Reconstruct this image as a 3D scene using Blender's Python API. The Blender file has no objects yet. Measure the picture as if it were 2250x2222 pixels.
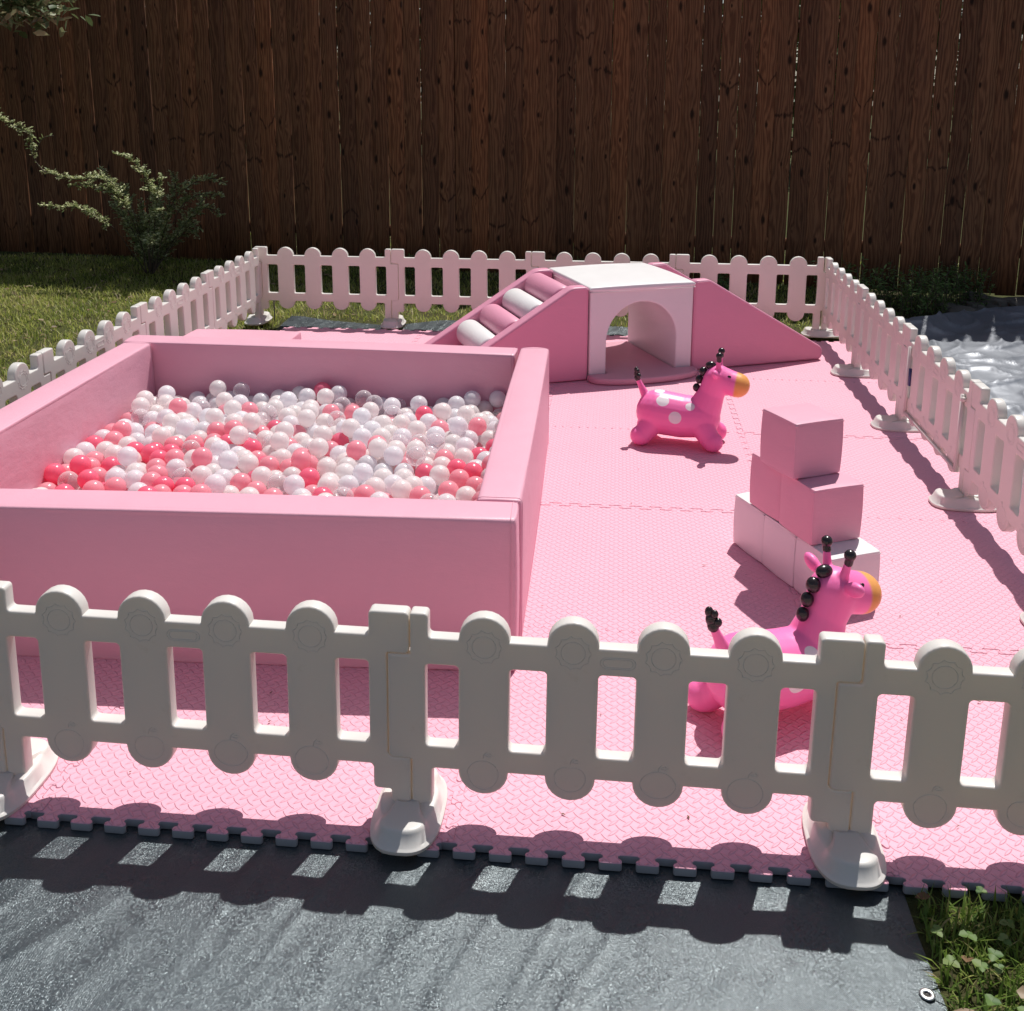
import bpy, bmesh, math, random
import numpy as np
from mathutils import Vector, Matrix, noise
R = math.radians
random.seed(7)
rng = np.random.default_rng(11)
S = bpy.context.scene
COL = S.collection
P = 0.83                                    # length of one picket panel in metres

# ------------------------------------------------------------------ helpers
def link(o, parent=None):
    COL.objects.link(o)
    if parent is not None:
        o.parent = parent
    return o

def obj(name, me, mats=None, parent=None, loc=None, rot=None):
    o = bpy.data.objects.new(name, me)
    if mats is not None:
        for m in (mats if isinstance(mats, (list, tuple)) else [mats]):
            me.materials.append(m)
    link(o, parent)
    if loc is not None: o.location = loc
    if rot is not None: o.rotation_euler = rot
    return o

def tag(o, label=None, cat=None, group=None, kind=None):
    if label: o['label'] = label
    if cat: o['category'] = cat
    if group: o['group'] = group
    if kind: o['kind'] = kind
    return o

def thing(name, label, cat, loc=(0, 0, 0), rz=0.0, group=None):
    o = bpy.data.objects.new(name, None)
    o.empty_display_size = 0.05
    link(o)
    o.location = loc
    o.rotation_euler = (0, 0, rz)
    return tag(o, label, cat, group)

def copy_tree(o, parent=None):
    c = o.copy()
    COL.objects.link(c)
    if parent is not None: c.parent = parent
    for ch in list(o.children):
        copy_tree(ch, c)
    return c

def mesh_np(name, verts, faces_flat, loop_counts, smooth=False):
    me = bpy.data.meshes.new(name)
    verts = np.asarray(verts, dtype=np.float32)
    ff = np.asarray(faces_flat, dtype=np.int32)
    lc = np.asarray(loop_counts, dtype=np.int32)
    me.vertices.add(len(verts)); me.vertices.foreach_set('co', verts.ravel())
    me.loops.add(len(ff)); me.loops.foreach_set('vertex_index', ff)
    me.polygons.add(len(lc))
    st = np.concatenate([[0], np.cumsum(lc)[:-1]]).astype(np.int32)
    me.polygons.foreach_set('loop_start', st)
    me.polygons.foreach_set('loop_total', lc)
    if smooth: me.polygons.foreach_set('use_smooth', np.ones(len(lc), dtype=bool))
    me.update(calc_edges=True); me.validate()
    return me

def fattr(me, name, vals):
    a = me.attributes.new(name, 'FLOAT', 'POINT')
    a.data.foreach_set('value', np.asarray(vals, dtype=np.float32))

def shade(me, smooth=True):
    me.polygons.foreach_set('use_smooth', np.full(len(me.polygons), smooth, dtype=bool))
    return me

def shade_by_angle(me, ang=35):
    shade(me, True)
    me.set_sharp_from_angle(angle=R(ang))
    return me

def bake(o):
    """object with modifiers / curve -> plain mesh datablock"""
    bpy.context.view_layer.update()
    dg = bpy.context.evaluated_depsgraph_get()
    me = bpy.data.meshes.new_from_object(o.evaluated_get(dg))
    return me

def drop(o):
    d = o.data
    bpy.data.objects.remove(o)
    if isinstance(d, bpy.types.Curve): bpy.data.curves.remove(d)
    elif isinstance(d, bpy.types.Mesh) and d.users == 0: bpy.data.meshes.remove(d)

def round_poly(pts, rads, n=5):
    """round the corners of a closed 2D polygon; rads one radius or a list"""
    out = []
    N = len(pts)
    for i in range(N):
        r = rads[i] if isinstance(rads, (list, tuple)) else rads
        p = Vector(pts[i]); a = Vector(pts[i - 1]) - p; b = Vector(pts[(i + 1) % N]) - p
        if r <= 1e-6:
            out.append(tuple(p)); continue
        la, lb = a.length, b.length
        a.normalize(); b.normalize()
        ang = a.angle(b)
        if ang > 3.10:
            out.append(tuple(p)); continue
        t = min(r / math.tan(ang / 2), la * .49, lb * .49)
        rr = t * math.tan(ang / 2)
        c = p + (a + b).normalized() * (rr / math.sin(ang / 2))
        s = p + a * t - c; e = p + b * t - c
        a0 = math.atan2(s.y, s.x); a1 = math.atan2(e.y, e.x)
        d = (a1 - a0 + math.pi) % (2 * math.pi) - math.pi
        for k in range(n + 1):
            q = a0 + d * k / n
            out.append((c.x + rr * math.cos(q), c.y + rr * math.sin(q)))
    return out

def extrude2d(loops, thick, bevel=0.003, bres=2):
    """closed 2D loops (first outer, rest holes) in local XY -> solid of given thickness, centred on z"""
    cu = bpy.data.curves.new('tmp', 'CURVE')
    cu.dimensions = '2D'; cu.fill_mode = 'BOTH'
    cu.extrude = max(thick / 2 - bevel, 1e-5)
    cu.bevel_depth = bevel; cu.bevel_resolution = bres; cu.offset = -bevel
    for lp in loops:
        sp = cu.splines.new('POLY'); sp.points.add(len(lp) - 1)
        for q, c in zip(sp.points, lp): q.co = (c[0], c[1], 0, 1)
        sp.use_cyclic_u = True
    o = bpy.data.objects.new('tmp', cu); COL.objects.link(o)
    me = bake(o); drop(o)
    return me

def tubes_mesh(paths, rad, sides=5, cyclic=True):
    """list of 3D paths -> one mesh of thin tubes"""
    V, F, L = [], [], []
    for pts in paths:
        pts = [Vector(p) for p in pts]; n = len(pts); base = len(V)
        for i in range(n):
            if cyclic: t = pts[(i + 1) % n] - pts[i - 1]
            else: t = pts[min(i + 1, n - 1)] - pts[max(i - 1, 0)]
            if t.length < 1e-9: t = Vector((1, 0, 0))
            t.normalize()
            up = Vector((0, 0, 1)) if abs(t.z) < .9 else Vector((0, 1, 0))
            s = t.cross(up).normalized(); u = s.cross(t)
            r = rad[min(i, len(rad) - 1)] if isinstance(rad, (list, tuple)) else rad
            for k in range(sides):
                a = 2 * math.pi * k / sides
                V.append(pts[i] + (s * math.cos(a) + u * math.sin(a)) * r)
        for i in range(n if cyclic else n - 1):
            j = (i + 1) % n
            for k in range(sides):
                k2 = (k + 1) % sides
                F += [base + i * sides + k, base + i * sides + k2, base + j * sides + k2, base + j * sides + k]; L.append(4)
        if not cyclic:
            F += [base + k for k in range(sides)][::-1]; L.append(sides)
            F += [base + (n - 1) * sides + k for k in range(sides)]; L.append(sides)
    return mesh_np('tube', [tuple(v) for v in V], F, L, True)

def join(meshes, name='mesh'):
    """concatenate mesh datablocks (optional matrices) into a new one"""
    bm = bmesh.new()
    for m in meshes:
        if isinstance(m, tuple):
            m, mat = m
            t = m.copy(); t.transform(mat); bm.from_mesh(t); bpy.data.meshes.remove(t)
        else:
            bm.from_mesh(m)
    me = bpy.data.meshes.new(name); bm.to_mesh(me); bm.free()
    return me

def lines(h, r, n):
    return [-h, -h + .30 * r, -h + .65 * r] + list(np.linspace(-h + r, h - r, n)) + [h - .65 * r, h - .30 * r, h]

def cushion(sx, sy, sz, r=.012, bulge=.004, n=6):
    """upholstered foam block centred on origin: rounded edges and slightly stuffed faces"""
    h = (sx / 2, sy / 2, sz / 2)
    bm = bmesh.new(); cache = {}
    def vert(p):
        k = tuple(round(c, 6) for c in p)
        if k in cache: return cache[k]
        inn = [max(-(h[i] - r), min(h[i] - r, p[i])) for i in range(3)]
        d = Vector([p[i] - inn[i] for i in range(3)])
        d = d.normalized() if d.length > 1e-9 else d
        pos = Vector(inn) + d * r
        w = 1
        for i in range(3):
            if abs(d[i]) < .5:
                w *= max(0.0, 1 - (p[i] / h[i]) ** 2)
        pos += d * bulge * w
        cache[k] = bm.verts.new(pos)
        return cache[k]
    for ax in range(3):
        u, v = (ax + 1) % 3, (ax + 2) % 3
        lu, lv = lines(h[u], r, n), lines(h[v], r, n)
        for s in (-1, 1):
            for i in range(len(lu) - 1):
                for j in range(len(lv) - 1):
                    q = []
                    for a, b in ((i, j), (i + 1, j), (i + 1, j + 1), (i, j + 1)):
                        p = [0, 0, 0]; p[ax] = s * h[ax]; p[u] = lu[a]; p[v] = lv[b]
                        q.append(vert(p))
                    if s < 0: q.reverse()
                    try: bm.faces.new(q)
                    except ValueError: pass
    me = bpy.data.meshes.new('cushion'); bm.to_mesh(me); bm.free()
    return shade(me)

def box_mesh(x0, x1, y0, y1, z0, z1):
    v = [(x0, y0, z0), (x1, y0, z0), (x1, y1, z0), (x0, y1, z0), (x0, y0, z1), (x1, y0, z1), (x1, y1, z1), (x0, y1, z1)]
    f = [0, 3, 2, 1, 4, 5, 6, 7, 0, 1, 5, 4, 1, 2, 6, 5, 2, 3, 7, 6, 3, 0, 4, 7]
    return mesh_np('box', v, f, [4] * 6)

def ball_mesh(r, seg=24, rings=14):
    bm = bmesh.new(); bmesh.ops.create_uvsphere(bm, u_segments=seg, v_segments=rings, radius=r)
    me = bpy.data.meshes.new('ball'); bm.to_mesh(me); bm.free()
    return shade(me)

# ------------------------------------------------------------------ materials
class N:
    """tiny node-building wrapper"""
    def __init__(s, name):
        s.m = bpy.data.materials.new(name); s.m.use_nodes = True
        s.t = s.m.node_tree; s.b = s.t.nodes['Principled BSDF']; s.out = s.t.nodes['Material Output']
    def n(s, typ, **kw):
        nd = s.t.nodes.new(typ)
        for k, v in kw.items(): setattr(nd, k, v)
        return nd
    def l(s, a, b): s.t.links.new(a, b)
    def val(s, sock, v):
        if hasattr(v, 'is_output'): s.l(v, sock)
        else: sock.default_value = v
    def math(s, op, a, b=None, clamp=False):
        nd = s.n('ShaderNodeMath', operation=op, use_clamp=clamp)
        s.val(nd.inputs[0], a)
        if b is not None: s.val(nd.inputs[1], b)
        return nd.outputs[0]
    def coord(s, kind='Object', scale=None, loc=None):
        tc = s.n('ShaderNodeTexCoord').outputs[kind]
        if scale is None and loc is None: return tc
        mp = s.n('ShaderNodeMapping'); s.l(tc, mp.inputs[0])
        if scale is not None: mp.inputs['Scale'].default_value = scale
        if loc is not None: mp.inputs['Location'].default_value = loc
        return mp.outputs[0]
    def noise(s, vec, scale, detail=3, rough=.55, out='Fac'):
        nd = s.n('ShaderNodeTexNoise'); s.l(vec, nd.inputs['Vector'])
        nd.inputs['Scale'].default_value = scale; nd.inputs['Detail'].default_value = detail; nd.inputs['Roughness'].default_value = rough
        return nd.outputs[out]
    def ramp(s, fac, stops):
        nd = s.n('ShaderNodeValToRGB'); s.l(fac, nd.inputs[0]); e = nd.color_ramp.elements
        while len(e) < len(stops): e.new(.5)
        for q, (p, c) in zip(e, stops):
            q.position = p; q.color = (*c, 1) if len(c) == 3 else c
        return nd.outputs[0]
    def mix(s, f, a, b, blend='MIX'):
        nd = s.n('ShaderNodeMix', data_type='RGBA', blend_type=blend)
        s.val(nd.inputs[0], f); s.val(nd.inputs[6], a if hasattr(a, 'is_output') else (*a, 1)); s.val(nd.inputs[7], b if hasattr(b, 'is_output') else (*b, 1))
        return nd.outputs[2]
    def bump(s, h, strength=.3, dist=.01, normal=None):
        nd = s.n('ShaderNodeBump'); s.l(h, nd.inputs['Height'])
        nd.inputs['Strength'].default_value = strength; nd.inputs['Distance'].default_value = dist
        if normal is not None: s.l(normal, nd.inputs['Normal'])
        return nd.outputs[0]
    def set(s, **kw):
        names = dict(color='Base Color', rough='Roughness', metal='Metallic', normal='Normal', coat='Coat Weight', coatr='Coat Roughness',
                     spec='Specular IOR Level', sheen='Sheen Weight', trans='Transmission Weight', ior='IOR', alpha='Alpha', sss='Subsurface Weight', sssr='Subsurface Radius', ssss='Subsurface Scale')
        for k, v in kw.items():
            sock = s.b.inputs[names[k]]
            if hasattr(v, 'is_output'): s.l(v, sock)
            elif k == 'color': sock.default_value = (*v, 1)
            else: sock.default_value = v
        return s
    def translucent(s, color, w):
        tr = s.n('ShaderNodeBsdfTranslucent')
        s.val(tr.inputs[0], color if hasattr(color, 'is_output') else (*color, 1))
        mx = s.n('ShaderNodeMixShader'); mx.inputs[0].default_value = w
        s.l(s.b.outputs[0], mx.inputs[1]); s.l(tr.outputs[0], mx.inputs[2]); s.l(mx.outputs[0], s.out.inputs[0])
        return s

def vinyl(name, col, rough=.42, var=.06):
    m = N(name); c = m.coord('Object')
    big = m.noise(c, 5, 3); col2 = tuple(x * (1 - var) for x in col)
    fine = m.noise(c, 420, 2)
    wr = m.noise(m.coord('Object', (1, 1, 2.2)), 9, 4, .6)
    h = m.math('ADD', m.math('ADD', m.math('MULTIPLY', fine, .12), wr), m.math('MULTIPLY', m.noise(m.coord('Object', (1, 1, .6)), 2.6, 3, .5), 3.2))
    m.set(color=m.mix(big, col, col2), rough=m.math('ADD', m.math('MULTIPLY', m.noise(c, 14, 3), .14), rough - .07), normal=m.bump(h, .30, .008), spec=.4)
    return m.m

PINK = (.735, .375, .470)
M_PINK = vinyl('pink_vinyl', PINK)
M_DEEP = vinyl('deep_pink_vinyl', (.70, .300, .415), .42)
M_BLUSH = vinyl('blush_vinyl', (.68, .43, .49), .40)
M_WHITE = vinyl('white_vinyl', (.76, .735, .73), .38, .04)

def plastic_white():
    m = N('white_plastic'); c = m.coord('Object')
    n1 = m.noise(c, 3, 3); n2 = m.noise(c, 60, 3)
    d1 = m.noise(c, 26, 5, .75)
    pc = m.mix(n1, (.82, .80, .775), (.76, .74, .715)); pc = m.mix(m.math('MULTIPLY', m.math('SUBTRACT', d1, .60, True), 1.6, True), pc, (.52, .48, .42))
    m.set(color=pc, rough=m.math('ADD', m.math('MULTIPLY', n2, .12), .30),
          normal=m.bump(n2, .06, .002), spec=.45)
    return m.translucent((.88, .76, .54), .22).m
M_FENCE = plastic_white()

def mat_tile():
    """EVA foam with a raised diamond-plate of alternating lozenges"""
    m = N('pink_foam_tile'); c = m.coord('Object')
    sep = m.n('ShaderNodeSeparateXYZ'); m.l(c, sep.inputs[0])
    cs = .0278
    def loz(sh, sg):
        # one square lattice of lozenges turned 45 degrees; the two lattices interleave
        def fr(o): 
            q = m.math('ADD', m.math('DIVIDE', o, cs), 100.0 + sh)
            return m.math('SUBTRACT', m.math('FRACT', q), .5)
        x, y = fr(sep.outputs[0]), fr(sep.outputs[1])
        a = m.math('MULTIPLY', m.math('ADD', x, m.math('MULTIPLY', y, sg)), .7071)
        b = m.math('MULTIPLY', m.math('SUBTRACT', y, m.math('MULTIPLY', x, sg)), .7071)
        d = m.math('ADD', m.math('POWER', m.math('ABSOLUTE', m.math('DIVIDE', a, .60)), 2.0), m.math('ABSOLUTE', m.math('DIVIDE', b, .15)))
        mr = m.n('ShaderNodeMapRange', interpolation_type='SMOOTHSTEP'); m.l(d, mr.inputs[0])
        mr.inputs[1].default_value = .35; mr.inputs[2].default_value = 1.0; mr.inputs[3].default_value = 1.0; mr.inputs[4].default_value = 0.0
        return mr.outputs[0]
    h = m.math('MAXIMUM', loz(0.0, 1.0), loz(.5, -1.0))
    geo = m.n('ShaderNodeNewGeometry'); sn = m.n('ShaderNodeSeparateXYZ'); m.l(geo.outputs['Normal'], sn.inputs[0])
    up = m.math('GREATER_THAN', sn.outputs[2], .7)
    h = m.math('MULTIPLY', h, up)
    fine = m.noise(c, 300, 2); big = m.noise(m.coord('Object'), 2.3, 3)
    dirt = m.noise(c, 34, 4, .7)
    col = m.mix(big, (.80, .410, .505), (.76, .37, .465))
    col = m.mix(m.math('MULTIPLY', m.math('SUBTRACT', dirt, .60, True), 1.5, True), col, (.52, .30, .34))
    m.set(color=col, rough=.58, spec=.3, normal=m.bump(m.math('ADD', h, m.math('MULTIPLY', fine, .04)), .80, .0028))
    return m.m
M_TILE = mat_tile()
def tile_side():
    m = N('grey_foam_underside'); c = m.coord('Object')
    m.set(color=m.mix(m.noise(c, 40, 3), (.36, .34, .36), (.29, .30, .32)), rough=.7)
    return m.m
M_TILESIDE = tile_side()

def tarp_mat():
    m = N('grey_poly_tarp'); c = m.coord('Object')
    sep = m.n('ShaderNodeSeparateXYZ'); m.l(c, sep.inputs[0])
    wx = m.math('SINE', m.math('MULTIPLY', sep.outputs[0], 2100.0)); wy = m.math('SINE', m.math('MULTIPLY', sep.outputs[1], 2100.0))
    weave = m.math('MULTIPLY', wx, wy)
    v1 = m.noise(c, 330, 2, .7); v2 = m.noise(m.coord('Object', (1.0, .55, 1)), 34, 4, .65)
    h = m.math('ADD', m.math('MULTIPLY', v1, .50), m.math('ADD', m.math('MULTIPLY', weave, .08), m.math('MULTIPLY', v2, 1.1)))
    patch = m.noise(c, 9, 4, .6)
    vf = m.n('ShaderNodeTexVoronoi'); m.l(c, vf.inputs['Vector']); vf.inputs['Scale'].default_value = 380
    sv_ = m.n('ShaderNodeVectorMath', operation='SUBTRACT'); m.l(vf.outputs['Color'], sv_.inputs[0]); sv_.inputs[1].default_value = (.5, .5, .5)
    crink = m.n('ShaderNodeMapRange', interpolation_type='SMOOTHSTEP'); m.l(m.noise(m.coord('Object', (1.0, .6, 1)), 13, 4, .65), crink.inputs[0]); crink.inputs[1].default_value = .42; crink.inputs[2].default_value = .66; crink.inputs[3].default_value = .14; crink.inputs[4].default_value = .50
    sc_ = m.n('ShaderNodeVectorMath', operation='SCALE'); m.l(sv_.outputs[0], sc_.inputs[0]); m.l(crink.outputs[0], sc_.inputs['Scale'])
    an = m.n('ShaderNodeVectorMath', operation='ADD'); m.l(m.bump(h, .75, .0026), an.inputs[0]); m.l(sc_.outputs[0], an.inputs[1])
    nn = m.n('ShaderNodeVectorMath', operation='NORMALIZE'); m.l(an.outputs[0], nn.inputs[0])
    m.set(color=m.mix(patch, (.026, .034, .040), (.044, .053, .060)), rough=m.math('ADD', m.math('MULTIPLY', patch, .18), .20), spec=1.0, coat=.16, coatr=.42,
          normal=nn.outputs[0])
    m.b.inputs['Specular Tint'].default_value = (.80, .94, 1.0, 1); m.b.inputs['Coat Tint'].default_value = (1, 1, 1, 1)
    return m.m
M_TARP = tarp_mat()
def silver_mat():
    m = N('silver_poly_tarp'); c = m.coord('Object')
    v1 = m.noise(c, 250, 2, .7); v2 = m.noise(c, 18, 4, .6)
    cr = m.n('ShaderNodeTexVoronoi', feature='DISTANCE_TO_EDGE'); m.l(c, cr.inputs['Vector']); cr.inputs['Scale'].default_value = 11
    h = m.math('ADD', m.math('MULTIPLY', v1, .15), m.math('ADD', v2, m.math('MULTIPLY', m.math('MINIMUM', cr.outputs['Distance'], .12), 3.0)))
    m.set(color=m.mix(v2, (.235, .250, .280), (.185, .200, .232)), metal=.30, rough=.44, normal=m.bump(h, .20, .003))
    return m.m
M_SILVER = silver_mat()

def wood_mat():
    m = N('stained_fence_wood'); at = m.n('ShaderNodeAttribute', attribute_name='rnd').outputs['Fac']
    c = m.coord('Object')
    off = m.n('ShaderNodeCombineXYZ'); m.l(m.math('MULTIPLY', at, 37.0), off.inputs[0]); m.l(m.math('MULTIPLY', at, 91.0), off.inputs[2])
    ad = m.n('ShaderNodeVectorMath', operation='ADD'); m.l(c, ad.inputs[0]); m.l(off.outputs[0], ad.inputs[1])
    def sc(v):
        mp = m.n('ShaderNodeMapping'); m.l(ad.outputs[0], mp.inputs[0]); mp.inputs['Scale'].default_value = v; return mp.outputs[0]
    x0 = m.n('ShaderNodeSeparateXYZ'); m.l(ad.outputs[0], x0.inputs[0])
    cb = m.n('ShaderNodeCombineXYZ'); m.l(m.math('MULTIPLY', x0.outputs[0], 9.0), cb.inputs[0]); m.l(m.math('MULTIPLY', x0.outputs[2], 3.6), cb.inputs[1])
    vo = m.n('ShaderNodeTexVoronoi', voronoi_dimensions='2D'); m.l(cb.outputs[0], vo.inputs['Vector']); vo.inputs['Scale'].default_value = 1.0
    vd = vo.outputs['Distance']
    knot = m.n('ShaderNodeMapRange', interpolation_type='SMOOTHSTEP'); vq = m.n('ShaderNodeSeparateColor'); m.l(vo.outputs['Color'], vq.inputs[0]); m.l(m.math('DIVIDE', vd, m.math('ADD', m.math('MULTIPLY', vq.outputs[1], .85), .45)), knot.inputs[0]); knot.inputs[1].default_value = .05; knot.inputs[2].default_value = .155; knot.inputs[3].default_value = 1; knot.inputs[4].default_value = 0
    sepc = m.n('ShaderNodeSeparateColor'); m.l(vo.outputs['Color'], sepc.inputs[0])
    knotd = m.math('MULTIPLY', knot.outputs[0], m.math('GREATER_THAN', sepc.outputs[0], .56))
    # slanting branch scars that cross a board as a dark V
    bx = m.math('ABSOLUTE', m.n('ShaderNodeAttribute', attribute_name='across').outputs['Fac'])
    nz = m.noise(sc((30, 10, 8)), 1.0, 3, .6)
    zz = m.math('FRACT', m.math('ADD', m.math('MULTIPLY', x0.outputs[2], .62), m.math('MULTIPLY', at, 11.3)))
    vv = m.math('ABSOLUTE', m.math('SUBTRACT', m.math('SUBTRACT', zz, m.math('MULTIPLY', bx, m.math('SUBTRACT', m.math('MULTIPLY', at, .12), .05))), m.math('ADD', .44, m.math('MULTIPLY', nz, .06))))
    vm = m.n('ShaderNodeMapRange', interpolation_type='SMOOTHSTEP'); m.l(m.math('ADD', vv, m.math('MULTIPLY', nz, .012)), vm.inputs[0]); vm.inputs[1].default_value = .006; vm.inputs[2].default_value = .019; vm.inputs[3].default_value = 1; vm.inputs[4].default_value = 0
    vmask = m.math('MULTIPLY', vm.outputs[0], m.math('MULTIPLY', m.math('GREATER_THAN', m.math('FRACT', m.math('MULTIPLY', at, 7.7)), .35), m.math('MULTIPLY', m.math('GREATER_THAN', bx, .12), .8)))
    knotm = m.math('MAXIMUM', knotd, vmask)
    wob = m.noise(sc((9, 4, .9)), 1.0, 4, .6)
    x = m.n('ShaderNodeSeparateXYZ'); m.l(ad.outputs[0], x.inputs[0])
    ring = m.math('SINE', m.math('ADD', m.math('MULTIPLY', x.outputs[0], 260.0), m.math('ADD', m.math('MULTIPLY', wob, 46.0), m.math('DIVIDE', 2.2, m.math('ADD', vd, .16)))))
    grain = m.math('ADD', m.math('MULTIPLY', ring, .5), .5)
    fib = m.noise(sc((190, 60, 3.0)), 1.0, 3, .6)
    base = m.mix(grain, (.255, .118, .060), (.130, .054, .028))
    tone = m.ramp(at, [(0, (.62, .62, .66)), (.35, (.95, .92, .9)), (.7, (1.0, 1.0, 1.0)), (1, (1.28, 1.12, 1.0))])
    col = m.mix(1.0, base, tone, 'MULTIPLY')
    col = m.mix(m.math('MULTIPLY', m.math('SUBTRACT', fib, .45, True), 1.1, True), col, (.075, .036, .024))
    stain = m.noise(sc((5, 2, .7)), 1.0, 4, .6)
    col = m.mix(m.math('MULTIPLY', m.math('SUBTRACT', stain, .52, True), 1.8, True), col, (.085, .046, .034))
    col = m.mix(m.math('MULTIPLY', knotm, .88), col, (.014, .007, .005))
    m.set(color=col, rough=.78, spec=.18, normal=m.bump(m.math('ADD', grain, fib), .18, .002))
    return m.m
M_WOOD = wood_mat()

def simple(name, col, rough=.5, var=.15, scale=30, **kw):
    m = N(name); c = m.coord('Object')
    m.set(color=m.mix(m.noise(c, scale, 3), col, tuple(x * (1 - var) for x in col)), rough=rough, **kw)
    return m
def ground_mat():
    m = N('soil_and_turf'); c = m.coord('Object')
    a = m.noise(c, 3.0, 4); b = m.noise(c, 55, 4, .7)
    col = m.ramp(a, [(.3, (.085, .070, .034)), (.55, (.105, .120, .036)), (.75, (.125, .098, .055))])
    m.set(color=m.mix(b, col, (.030, .026, .016)), rough=.95, spec=.1, normal=m.bump(b, .8, .02))
    return m.m
M_GROUND = ground_mat()
def blade_mat(name, stops, tl=.30):
    m = N(name); at = m.n('ShaderNodeAttribute', attribute_name='rnd').outputs['Fac']
    col = m.ramp(at, stops)
    m.set(color=col, rough=.5, spec=.28)
    return m.translucent(col, tl).m
M_GRASS = blade_mat('grass_blades', [(0, (.13, .185, .032)), (.45, (.37, .41, .085)), (.80, (.60, .57, .21)), (.93, (.50, .40, .22)), (1, (.50, .40, .28))], .45)
M_GRASS2 = blade_mat('lawn_edge_blades', [(0, (.07, .13, .022)), (.5, (.17, .26, .045)), (.85, (.34, .38, .10)), (1, (.42, .34, .18))], .4)
M_LEAF = blade_mat('shrub_leaves', [(0, (.14, .19, .07)), (.45, (.36, .41, .17)), (1, (.68, .67, .40))])
M_TREELEAF = blade_mat('tree_leaves', [(0, (.055, .085, .028)), (.6, (.115, .155, .060)), (1, (.24, .26, .13))])
M_FARLEAF = blade_mat('hedge_leaves', [(0, (.05, .09, .02)), (.6, (.10, .15, .035)), (1, (.18, .21, .07))])
M_CLOVER = blade_mat('clover_leaves', [(0, (.075, .15, .040)), (.6, (.14, .225, .060)), (1, (.22, .28, .10))])
M_LITTER = blade_mat('dry_leaves', [(0, (.11, .060, .030)), (.6, (.21, .13, .07)), (1, (.32, .24, .16))], .1)
M_BARK = simple('twig_bark', (.115, .085, .060), .85, .4, 40).m
M_STONE = simple('field_stone', (.17, .145, .12), .9, .45, 14).m
M_METAL = simple('metal_eyelet', (.62, .62, .62), .32, .15, 40, metal=.9).m
M_STAKE = simple('dark_metal', (.10, .10, .10), .5, .3, 40, metal=.4).m
M_LATCH = simple('navy_latch', (.035, .045, .16), .4, .2, 40).m
M_BLACK = simple('black_rubber', (.020, .013, .013), .22, .2, 30, spec=.55).m
M_PAD = vinyl('dusty_pink_vinyl', (.62, .325, .40), .45)

def giraffe_mat():
    m = N('giraffe_rubber'); c = m.coord('Object'); sep = m.n('ShaderNodeSeparateXYZ'); m.l(c, sep.inputs[0])
    x, y, z = sep.outputs
    # orange muzzle, airbrushed edge
    lim = m.math('SUBTRACT', x, m.math('MULTIPLY', m.math('SUBTRACT', z, .265), .12))
    mr = m.n('ShaderNodeMapRange', interpolation_type='SMOOTHSTEP'); m.l(lim, mr.inputs[0]); mr.inputs[1].default_value = .349; mr.inputs[2].default_value = .361
    pink = m.mix(m.noise(c, 9, 2), (.93, .205, .475), (.90, .175, .44))
    col = m.mix(mr.outputs[0], pink, (.80, .36, .10))
    ay = m.math('ABSOLUTE', y)
    def spot(px, py, pz, r, mirror=True):
        d = m.n('ShaderNodeVectorMath', operation='DISTANCE'); cb = m.n('ShaderNodeCombineXYZ')
        m.l(x, cb.inputs[0]); m.l(ay if mirror else y, cb.inputs[1]); m.l(z, cb.inputs[2])
        m.l(cb.outputs[0], d.inputs[0]); d.inputs[1].default_value = (px, py, pz)
        q = m.n('ShaderNodeMapRange', interpolation_type='SMOOTHSTEP'); m.l(d.outputs['Value'], q.inputs[0])
        q.inputs[1].default_value = r - .0012; q.inputs[2].default_value = r + .0012; q.inputs[3].default_value = 1; q.inputs[4].default_value = 0
        return q.outputs[0]
    s = spot(.082, .060, .190, .0255)
    for a in ((.190, .062, .176, .0185), (.136, .088, .130, .0250), (.060, .004, .213, .021)):
        s = m.math('MAXIMUM', s, spot(*a))
    col = m.mix(s, col, (.80, .76, .77))
    m.set(color=col, rough=.40, spec=.38, sss=.12, ssss=.012, normal=m.bump(m.noise(c, 160, 2), .05, .001))
    m.b.inputs['Subsurface Radius'].default_value = (1, .35, .35)
    return m.m
M_GIRAFFE = giraffe_mat()

def ball_mats():
    out = {}
    def solid(name, col, tl, pearl=0.0):
        m = N(name); c = m.coord('Object')
        sep = m.n('ShaderNodeSeparateXYZ'); m.l(c, sep.inputs[0])
        seam = m.n('ShaderNodeMapRange', interpolation_type='SMOOTHSTEP'); m.l(m.math('ABSOLUTE', sep.outputs[2]), seam.inputs[0]); seam.inputs[2].default_value = .0011
        m.set(color=col, rough=.22 if not pearl else .30, spec=.5, coat=.25 + pearl, coatr=.12, normal=m.bump(seam.outputs[0], .35, .0006))
        if pearl:
            m.set(sheen=.0)
        return m.translucent(col, tl).m
    out['white'] = solid('white_ball_plastic', (.935, .915, .94), .50)
    out['pearl'] = solid('pearl_ball_plastic', (.95, .905, .90), .50, .3)
    out['pink'] = solid('pink_ball_plastic', (.97, .50, .575), .52)
    out['coral'] = solid('hot_pink_ball_plastic', (.98, .265, .395), .50)
    m = N('clear_ball_plastic'); c = m.coord('Object')
    lw = m.n('ShaderNodeLayerWeight'); lw.inputs[0].default_value = .25
    tr = m.n('ShaderNodeBsdfTransparent'); tr.inputs[0].default_value = (.97, .95, .96, 1)
    mx = m.n('ShaderNodeMixShader'); m.l(m.math('ADD', m.math('MULTIPLY', lw.outputs['Facing'], .55), .14), mx.inputs[0])
    m.set(color=(.90, .87, .89), rough=.08, spec=.6)
    m.l(tr.outputs[0], mx.inputs[1]); m.l(m.b.outputs[0], mx.inputs[2]); m.l(mx.outputs[0], m.out.inputs[0])
    out['clear'] = m.m
    return out
M_BALL = ball_mats()

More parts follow.
